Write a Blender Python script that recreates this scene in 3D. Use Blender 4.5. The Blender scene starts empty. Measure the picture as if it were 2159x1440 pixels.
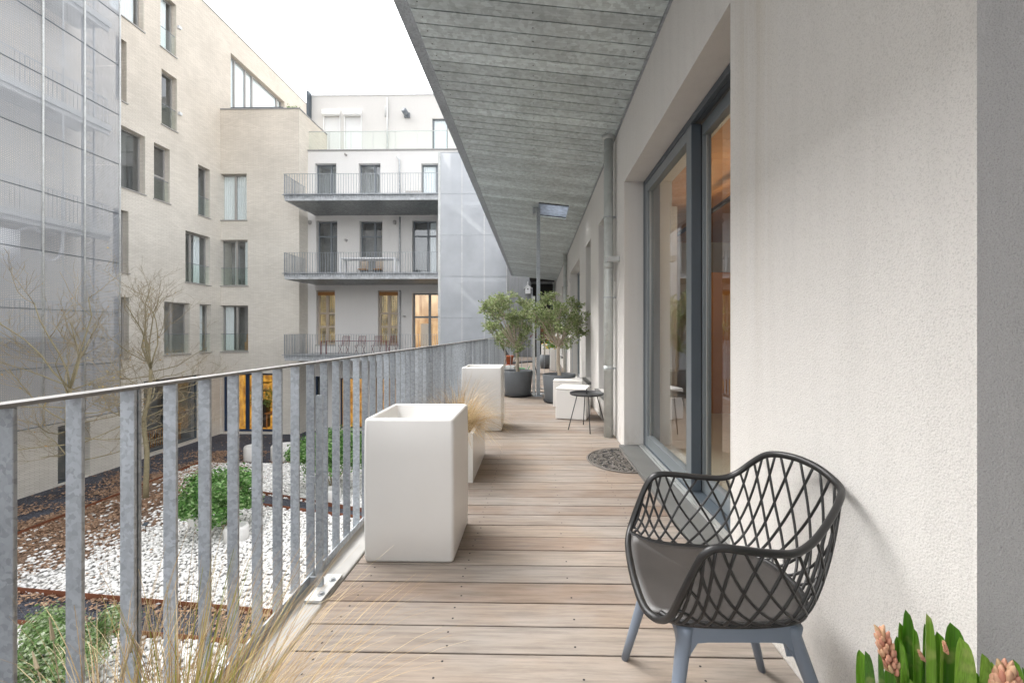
import bpy, math, random
import numpy as np
from mathutils import Vector, noise as mnoise
R = math.radians
random.seed(7)
scn = bpy.context.scene
COL = scn.collection

# ------------------------------------------------------------------ camera maths
F, CX, CY, TH, HC = 880.0, 1111.3, 700.0, R(1.15), 1.22
cth, sth = math.cos(TH), math.sin(TH)
def ray(px, py):
    r = (px - CX) / F; u = (CY - py) / F
    return (r * cth - sth, r * sth + cth, u)
def atY(px, py, Y):
    d = ray(px, py); t = Y / d[1]; return Vector((d[0] * t, Y, HC + d[2] * t))
def atX(px, py, X):
    d = ray(px, py); t = X / d[0]; return Vector((X, d[1] * t, HC + d[2] * t))
def atZ(px, py, Z):
    d = ray(px, py); t = (Z - HC) / d[2]; return Vector((d[0] * t, d[1] * t, Z))

# ------------------------------------------------------------------ materials
class NT:
    def __init__(s, name):
        s.m = bpy.data.materials.new(name); s.m.use_nodes = True
        s.t = s.m.node_tree; s.n = s.t.nodes; s.l = s.t.links
        s.n.clear(); s.out = s.n.new('ShaderNodeOutputMaterial')
    def new(s, typ, **kw):
        nd = s.n.new(typ)
        for k, v in kw.items():
            if k in nd.inputs: s.set(nd.inputs[k], v)
            else: setattr(nd, k, v)
        return nd
    def set(s, inp, v):
        if hasattr(v, 'is_output') or isinstance(v, bpy.types.NodeSocket): s.l.new(v, inp)
        else:
            try: inp.default_value = v
            except Exception: inp.default_value = tuple(v) + (1.0,)
    def inp(s, nd, name, v): s.set(nd.inputs[name], v)
    def pos(s):
        return s.new('ShaderNodeNewGeometry').outputs['Position']
    def obj(s):
        return s.new('ShaderNodeTexCoord').outputs['Object']
    def mapping(s, vec, scale=(1, 1, 1), loc=(0, 0, 0), rot=(0, 0, 0)):
        m = s.new('ShaderNodeMapping'); s.l.new(vec, m.inputs['Vector'])
        m.inputs['Scale'].default_value = scale; m.inputs['Location'].default_value = loc
        m.inputs['Rotation'].default_value = rot
        return m.outputs['Vector']
    def noise(s, vec, scale=5, detail=4, rough=.5):
        n = s.new('ShaderNodeTexNoise'); s.l.new(vec, n.inputs['Vector'])
        n.inputs['Scale'].default_value = scale; n.inputs['Detail'].default_value = detail
        n.inputs['Roughness'].default_value = rough
        return n.outputs['Fac']
    def voro(s, vec, scale=5, out='Distance', feature='F1'):
        n = s.new('ShaderNodeTexVoronoi'); s.l.new(vec, n.inputs['Vector'])
        n.feature = feature
        n.inputs['Scale'].default_value = scale
        return n.outputs[out]
    def ramp(s, fac, stops):
        r = s.new('ShaderNodeValToRGB'); s.l.new(fac, r.inputs['Fac'])
        e = r.color_ramp.elements
        while len(e) < len(stops): e.new(.5)
        for i, (p, c) in enumerate(stops):
            e[i].position = p; e[i].color = (tuple(c) + (1,))[:4] if hasattr(c, '__len__') else (c, c, c, 1)
        return r.outputs['Color']
    def mix(s, a, b, fac, mode='MIX'):
        m = s.new('ShaderNodeMix'); m.data_type = 'RGBA'; m.blend_type = mode
        s.set(m.inputs[0], fac)
        for i, v in ((6, a), (7, b)):
            if hasattr(v, 'is_output'): s.l.new(v, m.inputs[i])
            else: m.inputs[i].default_value = (tuple(v) + (1,))[:4]
        return m.outputs[2]
    def math(s, op, a, b=None):
        m = s.new('ShaderNodeMath'); m.operation = op
        s.set(m.inputs[0], a)
        if b is not None: s.set(m.inputs[1], b)
        return m.outputs[0]
    def bump(s, h, strength=.3, dist=.01):
        b = s.new('ShaderNodeBump'); s.l.new(h, b.inputs['Height'])
        b.inputs['Strength'].default_value = strength; b.inputs['Distance'].default_value = dist
        return b.outputs['Normal']
    def bsdf(s, color, rough=.6, metal=0, normal=None, spec=.5, **kw):
        p = s.new('ShaderNodeBsdfPrincipled')
        if hasattr(color, 'is_output'): s.l.new(color, p.inputs['Base Color'])
        else: p.inputs['Base Color'].default_value = (tuple(color) + (1,))[:4]
        s.set(p.inputs['Roughness'], rough); p.inputs['Metallic'].default_value = metal
        p.inputs['Specular IOR Level'].default_value = spec
        if normal is not None: s.l.new(normal, p.inputs['Normal'])
        for k, v in kw.items(): s.set(p.inputs[k.replace('_', ' ')], v)
        return p.outputs[0]
    def done(s, sh):
        s.l.new(sh, s.out.inputs['Surface']); return s.m

def sc(c, k): return tuple(x * k for x in c)
def plain(name, c, rough=.6, metal=0, var=.08, scale=6, bump=0, bscale=80, spec=.5):
    t = NT(name); p = t.obj()
    n = t.noise(p, scale, 4, .6)
    col = t.mix(sc(c, 1 - var), sc(c, 1 + var), n)
    nm = None
    if bump: nm = t.bump(t.noise(p, bscale, 3, .6), bump, .003)
    return t.done(t.bsdf(col, rough, metal, nm, spec))

def m_stucco(name, c, grain=230, stain=.06, strength=.5, drip=False):
    t = NT(name); p = t.pos()
    big = t.noise(t.mapping(p, (1.2, 1.2, .25)), 2.0, 4, .6)
    streak = t.noise(t.mapping(p, (9, 9, .5)), 1.2, 3, .6)
    g = t.noise(p, grain, 2, .6)
    g2 = t.voro(p, grain * .55)
    col = t.mix(sc(c, 1 - stain), sc(c, 1 + stain * .6), big)
    st = t.ramp(streak, [(.45, 1), (.75, 1 - stain * 1.6)])
    col = t.mix(col, st, 1.0, 'MULTIPLY')
    pit = t.ramp(g, [(.34, .74), (.48, 1)])
    col = t.mix(col, pit, .8, 'MULTIPLY')
    if drip:
        sp = t.new('ShaderNodeSeparateXYZ'); t.l.new(p, sp.inputs[0])
        dn = t.noise(t.mapping(p, (1, 16, .35)), 1.6, 3, .6)
        zf = t.new('ShaderNodeMapRange'); t.l.new(sp.outputs[2], zf.inputs[0]); zf.inputs[1].default_value = .9; zf.inputs[2].default_value = 2.6
        yf = t.math('SUBTRACT', 1, t.math('MINIMUM', t.math('MULTIPLY', t.math('ABSOLUTE', t.math('SUBTRACT', sp.outputs[1], 1.82)), 4.5), 1))
        f = t.math('MULTIPLY', t.math('MULTIPLY', zf.outputs[0], yf), t.ramp(dn, [(.38, 0), (.62, 1)]))
        col = t.mix(col, (.80, .73, .62), t.math('MULTIPLY', f, .55), 'MULTIPLY')
        lo = t.new('ShaderNodeMapRange'); t.l.new(sp.outputs[2], lo.inputs[0]); lo.inputs[1].default_value = .28; lo.inputs[2].default_value = 0
        sn = t.ramp(t.noise(t.mapping(p, (6, 6, 3)), 2, 4, .7), [(.4, 0), (.7, 1)])
        col = t.mix(col, (.72, .66, .58), t.math('MULTIPLY', t.math('MULTIPLY', lo.outputs[0], sn), .7), 'MULTIPLY')
    h = t.math('ADD', g, t.math('MULTIPLY', g2, .6))
    return t.done(t.bsdf(col, .92, 0, t.bump(h, strength, .004), .2))

def m_galv(name, c, scale=22, lo=.8, hi=1.2, rough=.45, metal=.35, bumpy=.08, orand=False, plank=False):
    t = NT(name); p = t.pos()
    w = t.noise(p, scale * .6, 3, .6)
    wp = t.new('ShaderNodeVectorMath', operation='ADD')
    t.l.new(p, wp.inputs[0])
    nz = t.new('ShaderNodeTexNoise'); t.l.new(p, nz.inputs['Vector']); nz.inputs['Scale'].default_value = scale * .7
    v2 = t.new('ShaderNodeVectorMath', operation='SCALE'); t.l.new(nz.outputs['Color'], v2.inputs[0]); v2.inputs['Scale'].default_value = 1.3 / scale
    t.l.new(v2.outputs[0], wp.inputs[1])
    vc = t.voro(wp.outputs[0], scale, 'Color')
    bw = t.new('ShaderNodeSeparateColor'); t.l.new(vc, bw.inputs[0])
    f = t.math('ADD', t.math('MULTIPLY', bw.outputs[0], .7), t.math('MULTIPLY', w, .4))
    big = t.noise(p, 2.3, 3, .6)
    col = t.ramp(f, [(.2, sc(c, lo)), (.8, sc(c, hi))])
    col = t.mix(col, t.ramp(big, [(.3, .86), (.7, 1.08)]), 1, 'MULTIPLY')
    oi = t.new('ShaderNodeObjectInfo')
    if orand: col = t.mix(col, t.ramp(oi.outputs['Random'], [(0, .74), (1, 1.22)]), 1, 'MULTIPLY')
    if plank:
        sp = t.new('ShaderNodeSeparateXYZ'); t.l.new(p, sp.inputs[0])
        k = t.math('FLOOR', t.math('DIVIDE', t.math('SUBTRACT', sp.outputs[1], 3.187 - .153 * 34 - .004), .153))
        wn = t.new('ShaderNodeTexWhiteNoise'); wn.noise_dimensions = '1D'; t.l.new(k, wn.inputs['W'])
        col = t.mix(col, t.ramp(wn.outputs['Value'], [(0, .84), (.8, 1.06), (1, 1.22)]), 1, 'MULTIPLY')
        st = t.noise(t.mapping(p, (2.5, 40, 1)), 1.5, 3, .6)
        col = t.mix(col, t.ramp(st, [(.35, .9), (.65, 1.08)]), 1, 'MULTIPLY')
    r = t.math('ADD', t.math('MULTIPLY', bw.outputs[1], .25), rough - .12)
    return t.done(t.bsdf(col, r, metal, t.bump(f, bumpy, .002)))

def m_wood():
    t = NT('weathered_deck_wood'); p = t.pos()
    sp = t.new('ShaderNodeSeparateXYZ'); t.l.new(p, sp.inputs[0])
    k = t.math('FLOOR', t.math('DIVIDE', t.math('SUBTRACT', sp.outputs[1], .07), .151))
    wn = t.new('ShaderNodeTexWhiteNoise'); wn.noise_dimensions = '1D'; t.l.new(k, wn.inputs['W'])
    cb = t.new('ShaderNodeCombineXYZ')
    t.l.new(t.math('ADD', t.math('MULTIPLY', sp.outputs[0], 1.0), t.math('MULTIPLY', wn.outputs['Value'], 37)), cb.inputs[0])
    t.l.new(t.math('MULTIPLY', sp.outputs[1], 14), cb.inputs[1]); t.l.new(k, cb.inputs[2])
    grain = t.noise(cb.outputs[0], 3.0, 6, .65)
    fine = t.noise(t.mapping(cb.outputs[0], (4, 9, 1)), 3, 4, .7)
    base = t.ramp(wn.outputs['Value'], [(0, (.20, .147, .112)), (.3, (.26, .203, .16)), (.6, (.30, .25, .205)), (.8, (.235, .195, .163)), (1, (.245, .18, .137))])
    grey = t.ramp(t.noise(t.mapping(p, (1.2, 2.0, 1)), 1.1, 4, .6), [(.42, 0), (.62, 1)])
    base = t.mix(base, (.29, .27, .25), t.math('MULTIPLY', grey, .5))
    col = t.mix(base, t.ramp(grain, [(.3, .66), (.55, 1.02), (.8, 1.2)]), 1, 'MULTIPLY')
    crack = t.ramp(fine, [(.30, .5), (.40, 1)])
    col = t.mix(col, crack, .7, 'MULTIPLY')
    h = t.math('ADD', grain, t.math('MULTIPLY', fine, .8))
    return t.done(t.bsdf(col, .68, 0, t.bump(h, .28, .003), .35))

def m_brick():
    t = NT('pale_long_brick'); p = t.pos()
    g = t.new('ShaderNodeNewGeometry')
    sp = t.new('ShaderNodeSeparateXYZ'); t.l.new(p, sp.inputs[0])
    sn = t.new('ShaderNodeSeparateXYZ'); t.l.new(g.outputs['True Normal'], sn.inputs[0])
    ax = t.math('ABSOLUTE', sn.outputs[0]); ay = t.math('ABSOLUTE', sn.outputs[1])
    u = t.math('ADD', t.math('MULTIPLY', sp.outputs[0], ay), t.math('MULTIPLY', sp.outputs[1], ax))
    cb = t.new('ShaderNodeCombineXYZ'); t.l.new(u, cb.inputs[0]); t.l.new(sp.outputs[2], cb.inputs[1])
    b = t.new('ShaderNodeTexBrick'); t.l.new(cb.outputs[0], b.inputs['Vector'])
    b.inputs['Scale'].default_value = 1; b.inputs['Brick Width'].default_value = .29
    b.inputs['Row Height'].default_value = .062; b.inputs['Mortar Size'].default_value = .006
    b.inputs['Mortar Smooth'].default_value = .3
    b.inputs['Color1'].default_value = (.70, .665, .60, 1); b.inputs['Color2'].default_value = (.78, .745, .68, 1)
    b.inputs['Mortar'].default_value = (.52, .485, .43, 1)
    big = t.noise(p, .5, 4, .6)
    col = t.mix(b.outputs['Color'], t.ramp(big, [(.3, .9), (.7, 1.06)]), 1, 'MULTIPLY')
    hgt = t.new('ShaderNodeMapRange'); t.l.new(sp.outputs[2], hgt.inputs[0]); hgt.inputs[1].default_value = 6; hgt.inputs[2].default_value = 14
    col = t.mix(col, (1.0, .95, .90), t.math('MULTIPLY', hgt.outputs[0], .9), 'MULTIPLY')
    h = t.math('SUBTRACT', 1, b.outputs['Fac'])
    return t.done(t.bsdf(col, .9, 0, t.bump(h, .3, .006), .2))

def m_glass(name, tint=(.9, .95, .95), ior=1.75, rough=.0):
    t = NT(name)
    fr = t.new('ShaderNodeFresnel'); fr.inputs['IOR'].default_value = ior
    tr = t.new('ShaderNodeBsdfTransparent'); tr.inputs['Color'].default_value = tint + (1,)
    gl = t.new('ShaderNodeBsdfGlossy'); gl.inputs['Roughness'].default_value = rough
    gl.inputs['Color'].default_value = (.95, .97, 1, 1)
    gg = t.new('ShaderNodeNewGeometry')
    fac = t.math('MULTIPLY', fr.outputs[0], t.math('SUBTRACT', 1, gg.outputs['Backfacing']))
    mx = t.new('ShaderNodeMixShader'); t.l.new(fac, mx.inputs[0]); t.l.new(tr.outputs[0], mx.inputs[1]); t.l.new(gl.outputs[0], mx.inputs[2])
    return t.done(mx.outputs[0])

def m_mesh(name, c, lo=.5, hi=.62):
    t = NT(name); p = t.pos()
    n = t.noise(p, .8, 3, .6)
    sp = t.new('ShaderNodeSeparateXYZ'); t.l.new(p, sp.inputs[0])
    w = t.math('MULTIPLY', t.math('SINE', t.math('MULTIPLY', sp.outputs[2], 6.2832 / .055)), .06)
    w2 = t.math('MULTIPLY', t.math('SINE', t.math('MULTIPLY', t.math('ADD', sp.outputs[0], sp.outputs[1]), 6.2832 / .045)), .05)
    f = t.math('ADD', t.math('ADD', w, w2), t.ramp(n, [(.3, lo), (.7, hi)]))
    col = t.mix(sc(c, .94), sc(c, 1.06), n)
    b = t.bsdf(col, .5, .2)
    tr = t.new('ShaderNodeBsdfTransparent')
    mx = t.new('ShaderNodeMixShader'); t.l.new(f, mx.inputs[0]); t.l.new(tr.outputs[0], mx.inputs[1]); t.l.new(b, mx.inputs[2])
    return t.done(mx.outputs[0])

def m_emit(name, c1, c2, strength=1, scale=2):
    t = NT(name); p = t.pos()
    n = t.noise(t.mapping(p, (1, 1, .6)), scale, 3, .5)
    col = t.ramp(n, [(.35, c1), (.65, c2)])
    e = t.new('ShaderNodeEmission'); t.l.new(col, e.inputs[0]); e.inputs[1].default_value = strength
    return t.done(e.outputs[0])

def m_leaf(name, c1, c2, c3=None, rough=.5, trans=.25, rnd=True):
    t = NT(name); p = t.pos()
    n = t.new('ShaderNodeTexWhiteNoise'); n.noise_dimensions = '3D'
    g = t.new('ShaderNodeNewGeometry')
    stops = [(0, c1), (1, c2)] if c3 is None else [(0, c1), (.55, c2), (1, c3)]
    col = t.ramp(g.outputs['Random Per Island'], stops)
    col = t.mix(col, t.ramp(t.noise(p, 14, 2, .5), [(.3, .75), (.7, 1.2)]), 1, 'MULTIPLY')
    b = t.bsdf(col, rough, 0, None, .4)
    tl = t.new('ShaderNodeBsdfTranslucent'); t.l.new(col, tl.inputs[0])
    mx = t.new('ShaderNodeMixShader'); mx.inputs[0].default_value = trans
    t.l.new(b, mx.inputs[1]); t.l.new(tl.outputs[0], mx.inputs[2])
    return t.done(mx.outputs[0])

def m_gravel(name, c, scale=60, var=.5):
    t = NT(name); p = t.pos()
    vc = t.voro(p, scale, 'Color'); s = t.new('ShaderNodeSeparateColor'); t.l.new(vc, s.inputs[0])
    d = t.voro(p, scale)
    col = t.ramp(s.outputs[0], [(0, sc(c, 1 - var)), (1, sc(c, 1 + var))])
    col = t.mix(col, t.ramp(t.noise(p, .7, 4, .6), [(.3, .8), (.7, 1.15)]), 1, 'MULTIPLY')
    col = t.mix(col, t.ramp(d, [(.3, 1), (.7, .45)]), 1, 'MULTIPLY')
    h = t.math('SUBTRACT', 1, d)
    return t.done(t.bsdf(col, .85, 0, t.bump(h, .8, .015), .3))

M = {}
M['stucco'] = m_stucco('light_render', (.665, .645, .617), 300, .03, .5, True)
M['stucco_end'] = m_stucco('shaded_render', (.48, .47, .46), 300, .05, .6)  # pier face turned from the light, its shade put into the render colour
M['stucco_far'] = m_stucco('white_render', (.78, .765, .745), 60, .008, .1)
M['stucco_pent'] = m_stucco('cream_render', (.70, .68, .65), 60, .01, .1)
M['concrete'] = m_stucco('grey_concrete', (.27, .28, .29), 40, .15, .15)
M['plinth'] = m_stucco('plinth_render', (.36, .355, .345), 120, .1, .2)
M['galv'] = m_galv('galvanised_steel', (.37, .395, .42), 75, .84, 1.15)
M['galv_bar'] = m_galv('galvanised_bar', (.39, .415, .44), 85, .84, 1.16, orand=True)
M['galv_dark'] = m_galv('galvanised_soffit', (.545, .60, .60), 28, .86, 1.16, .42, .2, .05, False, True)
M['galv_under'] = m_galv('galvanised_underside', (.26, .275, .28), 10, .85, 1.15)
M['galv_light'] = m_galv('galvanised_pale', (.56, .57, .56), 30, .88, 1.1, .45, .15)
M['galv_far'] = m_galv('galvanised_far', (.50, .52, .54), 8, .85, 1.12, .5, .15)
M['rail_top'] = m_galv('handrail_steel', (.22, .215, .21), 40, .93, 1.06, .5, .15)
M['pipe'] = m_galv('zinc_pipe', (.50, .52, .50), 14, .92, 1.06, .42, .2, .02)
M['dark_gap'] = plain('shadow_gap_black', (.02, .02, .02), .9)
M['wood'] = m_wood()
M['brick'] = m_brick()
M['kerb'] = plain('pale_membrane', (.40, .39, .37), .5, 0, .10, 3, .15, 60)
M['anthracite'] = plain('anthracite_aluminium', (.085, .105, .125), .38, .2, .05, 3)
M['anth_light'] = plain('grey_aluminium', (.20, .225, .24), .35, .3, .05, 3)
M['win_grey'] = plain('grey_window_frame', (.40, .385, .37), .45, .1, .05, 3)
M['win_blue'] = plain('bluegrey_window_frame', (.20, .22, .24), .45, .1, .05, 3)
M['navy'] = plain('navy_window_frame', (.02, .045, .10), .4, .1, .05, 3)
M['glass'] = m_glass('window_glass', (.95, .97, .97), 2.1)
M['glass_door'] = m_glass('door_glass', (.92, .94, .93), 2.7)
M['glass_green'] = m_glass('balustrade_glass', (.955, .98, .965), 1.45)
M['room'] = plain('dim_room', (.30, .29, .28), .9, var=.4, scale=1.2)
M['room_mid'] = plain('grey_room', (.5, .5, .5), .9, var=.3, scale=1.5)
M['curtain'] = plain('white_curtain', (.93, .95, .96), .9, 0, .06, 4)
M['shutter'] = plain('white_shutter', (.84, .84, .83), .6, 0, .03, 3)
M['stone'] = plain('bluestone_sill', (.12, .122, .118), .5, 0, .22, 5, .1, 120)
M['alu'] = plain('brushed_threshold', (.52, .53, .52), .35, .6, .05)
M['white_plastic'] = plain('white_matte_plastic', (.70, .685, .66), .42, 0, .03, 4, .03, 300, .4)
M['white_gloss'] = plain('white_powder_coat', (.78, .775, .75), .22, 0, .02, 2, 0, 60, .6)
M['white_seat'] = plain('white_seat_plastic', (.84, .82, .79), .5, 0, .02)
M['pot'] = plain('grey_pot_plastic', (.115, .125, .135), .6, 0, .18, 5, .1, 60)
M['black'] = plain('black_plastic', (.018, .018, .02), .5)
M['soil'] = plain('dark_soil', (.035, .026, .018), .95, 0, .4, 60, .6, 90)
M['tray'] = plain('black_powder_steel', (.035, .036, .038), .38, 0, .1)
M['chair_black'] = plain('chair_charcoal_plastic', (.014, .0135, .0135), .40, 0, .14, 9, .08, 250)
M['chair_seat'] = plain('worn_charcoal_seat', (.046, .041, .038), .42, 0, .45, 7, .08, 150)
M['chair_leg'] = plain('bluegrey_leg_plastic', (.15, .18, .225), .45, 0, .05, 6)
M['mat'] = plain('rubber_mat', (.15, .135, .12), .7, 0, .2, 30)
M['corten'] = plain('corten_steel', (.19, .065, .03), .8, 0, .35, 4, .2, 60)
M['bark'] = plain('mossy_bark', (.30, .26, .16), .9, 0, .35, 12, .5, 60)
M['twig'] = plain('thin_twig', (.35, .29, .19), .85, 0, .25, 6)
M['olive_bark'] = plain('olive_bark', (.40, .34, .27), .9, 0, .25, 30, .6, 90)
M['olive_leaf'] = m_leaf('olive_leaf', (.14, .21, .06), (.29, .36, .14), (.54, .58, .36), .45, .35)
M['bush_leaf'] = m_leaf('bush_leaf', (.045, .13, .025), (.14, .32, .07), (.40, .54, .26), .5, .35)
M['pale_leaf'] = m_leaf('pale_leaf', (.10, .2, .05), (.25, .36, .14), (.62, .68, .5), .5, .3)
M['grass_dry'] = m_leaf('dry_grass', (.30, .19, .085), (.52, .38, .21), (.62, .50, .31), .6, .3)
M['grass_green'] = m_leaf('green_grass', (.20, .26, .03), (.38, .36, .08), (.6, .5, .22), .6, .3)
M['leaf_litter'] = m_leaf('fallen_leaf', (.34, .21, .13), (.46, .31, .21), (.26, .15, .09), .8, .1)
M['pebble'] = m_leaf('white_pebble', (.80, .79, .77), (.90, .89, .87), (.68, .66, .62), .75, 0)
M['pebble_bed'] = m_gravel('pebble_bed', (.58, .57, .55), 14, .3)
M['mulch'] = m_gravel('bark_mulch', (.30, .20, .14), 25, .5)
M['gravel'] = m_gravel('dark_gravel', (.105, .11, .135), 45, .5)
def m_hya():
    t = NT('hyacinth_leaf'); p = t.pos(); g = t.new('ShaderNodeNewGeometry')
    col = t.ramp(g.outputs['Random Per Island'], [(0, (.045, .14, .010)), (.5, (.10, .24, .018)), (1, (.22, .38, .05))])
    v = t.noise(t.mapping(p, (420, 420, 7)), 1, 3, .6)
    col = t.mix(col, t.ramp(v, [(.35, .78), (.65, 1.22)]), 1, 'MULTIPLY')
    sp = t.new('ShaderNodeSeparateXYZ'); t.l.new(p, sp.inputs[0])
    col = t.mix(col, (.55, .50, .22), t.math('MULTIPLY', t.ramp(t.noise(p, 30, 2, .5), [(.58, 0), (.72, 1)]), .3))
    b = t.bsdf(col, .32, 0, t.bump(v, .35, .001), .5)
    tl = t.new('ShaderNodeBsdfTranslucent'); t.l.new(col, tl.inputs[0])
    mx = t.new('ShaderNodeMixShader'); mx.inputs[0].default_value = .35
    t.l.new(b, mx.inputs[1]); t.l.new(tl.outputs[0], mx.inputs[2])
    return t.done(mx.outputs[0])
M['hya_leaf'] = m_hya()
M['hya_bud'] = m_leaf('hyacinth_bud', (.50, .22, .15), (.62, .34, .23), (.52, .36, .20), .5, .25)
M['red_metal'] = plain('burgundy_metal', (.17, .035, .045), .45)
M['white_metal'] = plain('white_metal', (.78, .79, .80), .4)
M['orange'] = plain('tan_leather', (.50, .25, .08), .55)
M['wood_frame'] = plain('beige_painted_wood', (.50, .42, .34), .6)
M['ochre'] = plain('ochre_timber', (.40, .19, .06), .7, 0, .2, 2)
M['terra'] = plain('terracotta', (.42, .12, .05), .75)
M['flower_red'] = m_leaf('red_flower', (.08, .05, .03), (.22, .04, .04), (.12, .14, .05))
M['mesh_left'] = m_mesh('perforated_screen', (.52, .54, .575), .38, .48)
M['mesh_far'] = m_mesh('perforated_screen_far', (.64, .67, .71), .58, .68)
M['lit_room'] = m_emit('lit_room', (.42, .20, .07), (.95, .62, .33), .26, 1.2)
M['lit_orange'] = m_emit('lit_orange_room', (.30, .12, .02), (.85, .42, .06), .22, 4)
M['lit_yellow'] = m_emit('lit_glazing', (.16, .12, .06), (.72, .50, .20), .15, 2.5)
M['lamp'] = m_emit('lamp_glow', (1, .75, .45), (1, .85, .6), 40, 1)
M['ceil_wood'] = plain('orange_ceiling_wood', (.50, .25, .10), .5, 0, .25, 3)
M['int_wall'] = plain('interior_plaster', (.62, .60, .54), .85)
M['int_floor'] = plain('interior_floor', (.50, .45, .36), .35, 0, .1)
M['skylight'] = m_stucco('wired_glass', (.75, .80, .88), 20, .12, .1)

# ------------------------------------------------------------------ mesh helpers
WL = {}
class MB:
    def __init__(s): s.v = []; s.f = []; s.mi = []; s.cur = 0
    def add(s, vs, fs):
        b = len(s.v); s.v.extend([tuple(v) for v in vs]); s.f.extend([tuple(i + b for i in f) for f in fs]); s.mi.extend([s.cur] * len(fs)); return s
    def box(s, x0, x1, y0, y1, z0, z1):
        if x0 > x1: x0, x1 = x1, x0
        if y0 > y1: y0, y1 = y1, y0
        if z0 > z1: z0, z1 = z1, z0
        return s.add([(x0, y0, z0), (x1, y0, z0), (x1, y1, z0), (x0, y1, z0), (x0, y0, z1), (x1, y0, z1), (x1, y1, z1), (x0, y1, z1)],
                     [(0, 3, 2, 1), (4, 5, 6, 7), (0, 1, 5, 4), (1, 2, 6, 5), (2, 3, 7, 6), (3, 0, 4, 7)])
    def hexa(s, p):
        return s.add(p, [(0, 3, 2, 1), (4, 5, 6, 7), (0, 1, 5, 4), (1, 2, 6, 5), (2, 3, 7, 6), (3, 0, 4, 7)])
    def quad(s, a, b, c, d): return s.add([a, b, c, d], [(0, 1, 2, 3)])
    def prism(s, poly, z0, z1):
        n = len(poly); vs = [(x, y, z0) for x, y in poly] + [(x, y, z1) for x, y in poly]
        fs = [tuple(range(n - 1, -1, -1)), tuple(range(n, 2 * n))] + [(i, (i + 1) % n, n + (i + 1) % n, n + i) for i in range(n)]
        return s.add(vs, fs)
    def tube(s, pts, r0, r1=None, n=8, closed=False, flat=1.0, up=None):
        pts = [Vector(p) for p in pts]; m = len(pts)
        if r1 is None: r1 = r0
        vs = []; prev = None
        for i, p in enumerate(pts):
            if closed: t = pts[(i + 1) % m] - pts[i - 1]
            else: t = pts[min(i + 1, m - 1)] - pts[max(i - 1, 0)]
            if t.length < 1e-9: t = Vector((0, 0, 1))
            t.normalize()
            if prev is None:
                a = Vector((0, 0, 1)) if abs(t.z) < .9 else Vector((1, 0, 0))
                nx = t.cross(a).normalized()
            else:
                nx = prev - t * prev.dot(t)
                nx = nx.normalized() if nx.length > 1e-6 else t.orthogonal().normalized()
            prev = nx; ny = t.cross(nx)
            r = r0 + (r1 - r0) * i / max(1, m - 1)
            for k in range(n):
                a = 2 * math.pi * k / n
                vs.append(p + nx * (math.cos(a) * r) + ny * (math.sin(a) * r * flat))
        fs = []
        for i in range(m - 1 if not closed else m):
            j = (i + 1) % m
            for k in range(n):
                l = (k + 1) % n
                fs.append((i * n + k, i * n + l, j * n + l, j * n + k))
        if not closed:
            fs.append(tuple(range(n - 1, -1, -1))); fs.append(tuple((m - 1) * n + k for k in range(n)))
        return s.add(vs, fs)
    def lathe(s, prof, c, n=24):
        vs = []; m = len(prof)
        for r, z in prof:
            for k in range(n):
                a = 2 * math.pi * k / n; vs.append((c[0] + r * math.cos(a), c[1] + r * math.sin(a), c[2] + z))
        fs = [(i * n + k, i * n + (k + 1) % n, (i + 1) * n + (k + 1) % n, (i + 1) * n + k) for i in range(m - 1) for k in range(n)]
        if prof[0][0] > 1e-4: fs.append(tuple(range(n - 1, -1, -1)))
        if prof[-1][0] > 1e-4: fs.append(tuple((m - 1) * n + k for k in range(n)))
        return s.add(vs, fs)
    def build(s, name, mat, parent=None, smooth=False, bevel=0, seg=2, kind=None):
        me = bpy.data.meshes.new(name)
        off = WL.get(parent.name, Vector((0, 0, 0))) if parent else Vector((0, 0, 0))
        vs = [(x - off.x, y - off.y, z - off.z) for x, y, z in s.v] if parent else s.v
        me.from_pydata(vs, [], s.f)
        for m in (mat if isinstance(mat, (list, tuple)) else [mat]): me.materials.append(m)
        if any(s.mi): me.polygons.foreach_set('material_index', s.mi)
        if smooth: me.polygons.foreach_set('use_smooth', [True] * len(s.f))
        me.update()
        o = bpy.data.objects.new(name, me); COL.objects.link(o)
        if parent: o.parent = parent; WL[o.name] = WL.get(parent.name, Vector((0, 0, 0)))
        if bevel:
            b = o.modifiers.new('bevel', 'BEVEL'); b.width = bevel; b.segments = seg; b.limit_method = 'ANGLE'; b.angle_limit = R(40)
        if kind: o['kind'] = kind
        return o
def thing(name, label, cat, loc=(0, 0, 0), group=None):
    o = bpy.data.objects.new(name, None); COL.objects.link(o); o.location = loc
    o.empty_display_size = .1
    o['label'] = label; o['category'] = cat
    if group: o['group'] = group
    WL[o.name] = Vector(loc); return o
def tag(o, label, cat, group=None, kind=None):
    o['label'] = label; o['category'] = cat
    if group: o['group'] = group
    if kind: o['kind'] = kind
    return o
def dup(root, loc, label=None, rotz=None):
    r = root.copy(); COL.objects.link(r); r.location = loc
    if rotz is not None: r.rotation_euler[2] = rotz
    if label: r['label'] = label
    for ch in root.children:
        c = ch.copy(); COL.objects.link(c); c.parent = r
        for g in ch.children:
            d = g.copy(); COL.objects.link(d); d.parent = c
    return r
def catmull(P, n, closed=False):
    P = [Vector(p) for p in P]; m = len(P); out = []
    segs = m if closed else m - 1
    for i in range(segs):
        if closed: a, b, c, d = P[i - 1], P[i], P[(i + 1) % m], P[(i + 2) % m]
        else: a, b, c, d = P[max(i - 1, 0)], P[i], P[i + 1], P[min(i + 2, m - 1)]
        for k in range(n):
            t = k / n
            out.append(.5 * ((2 * b) + (c - a) * t + (2 * a - 5 * b + 4 * c - d) * t * t + (3 * b - a - 3 * c + d) * t ** 3))
    if not closed: out.append(P[-1])
    return out
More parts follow.
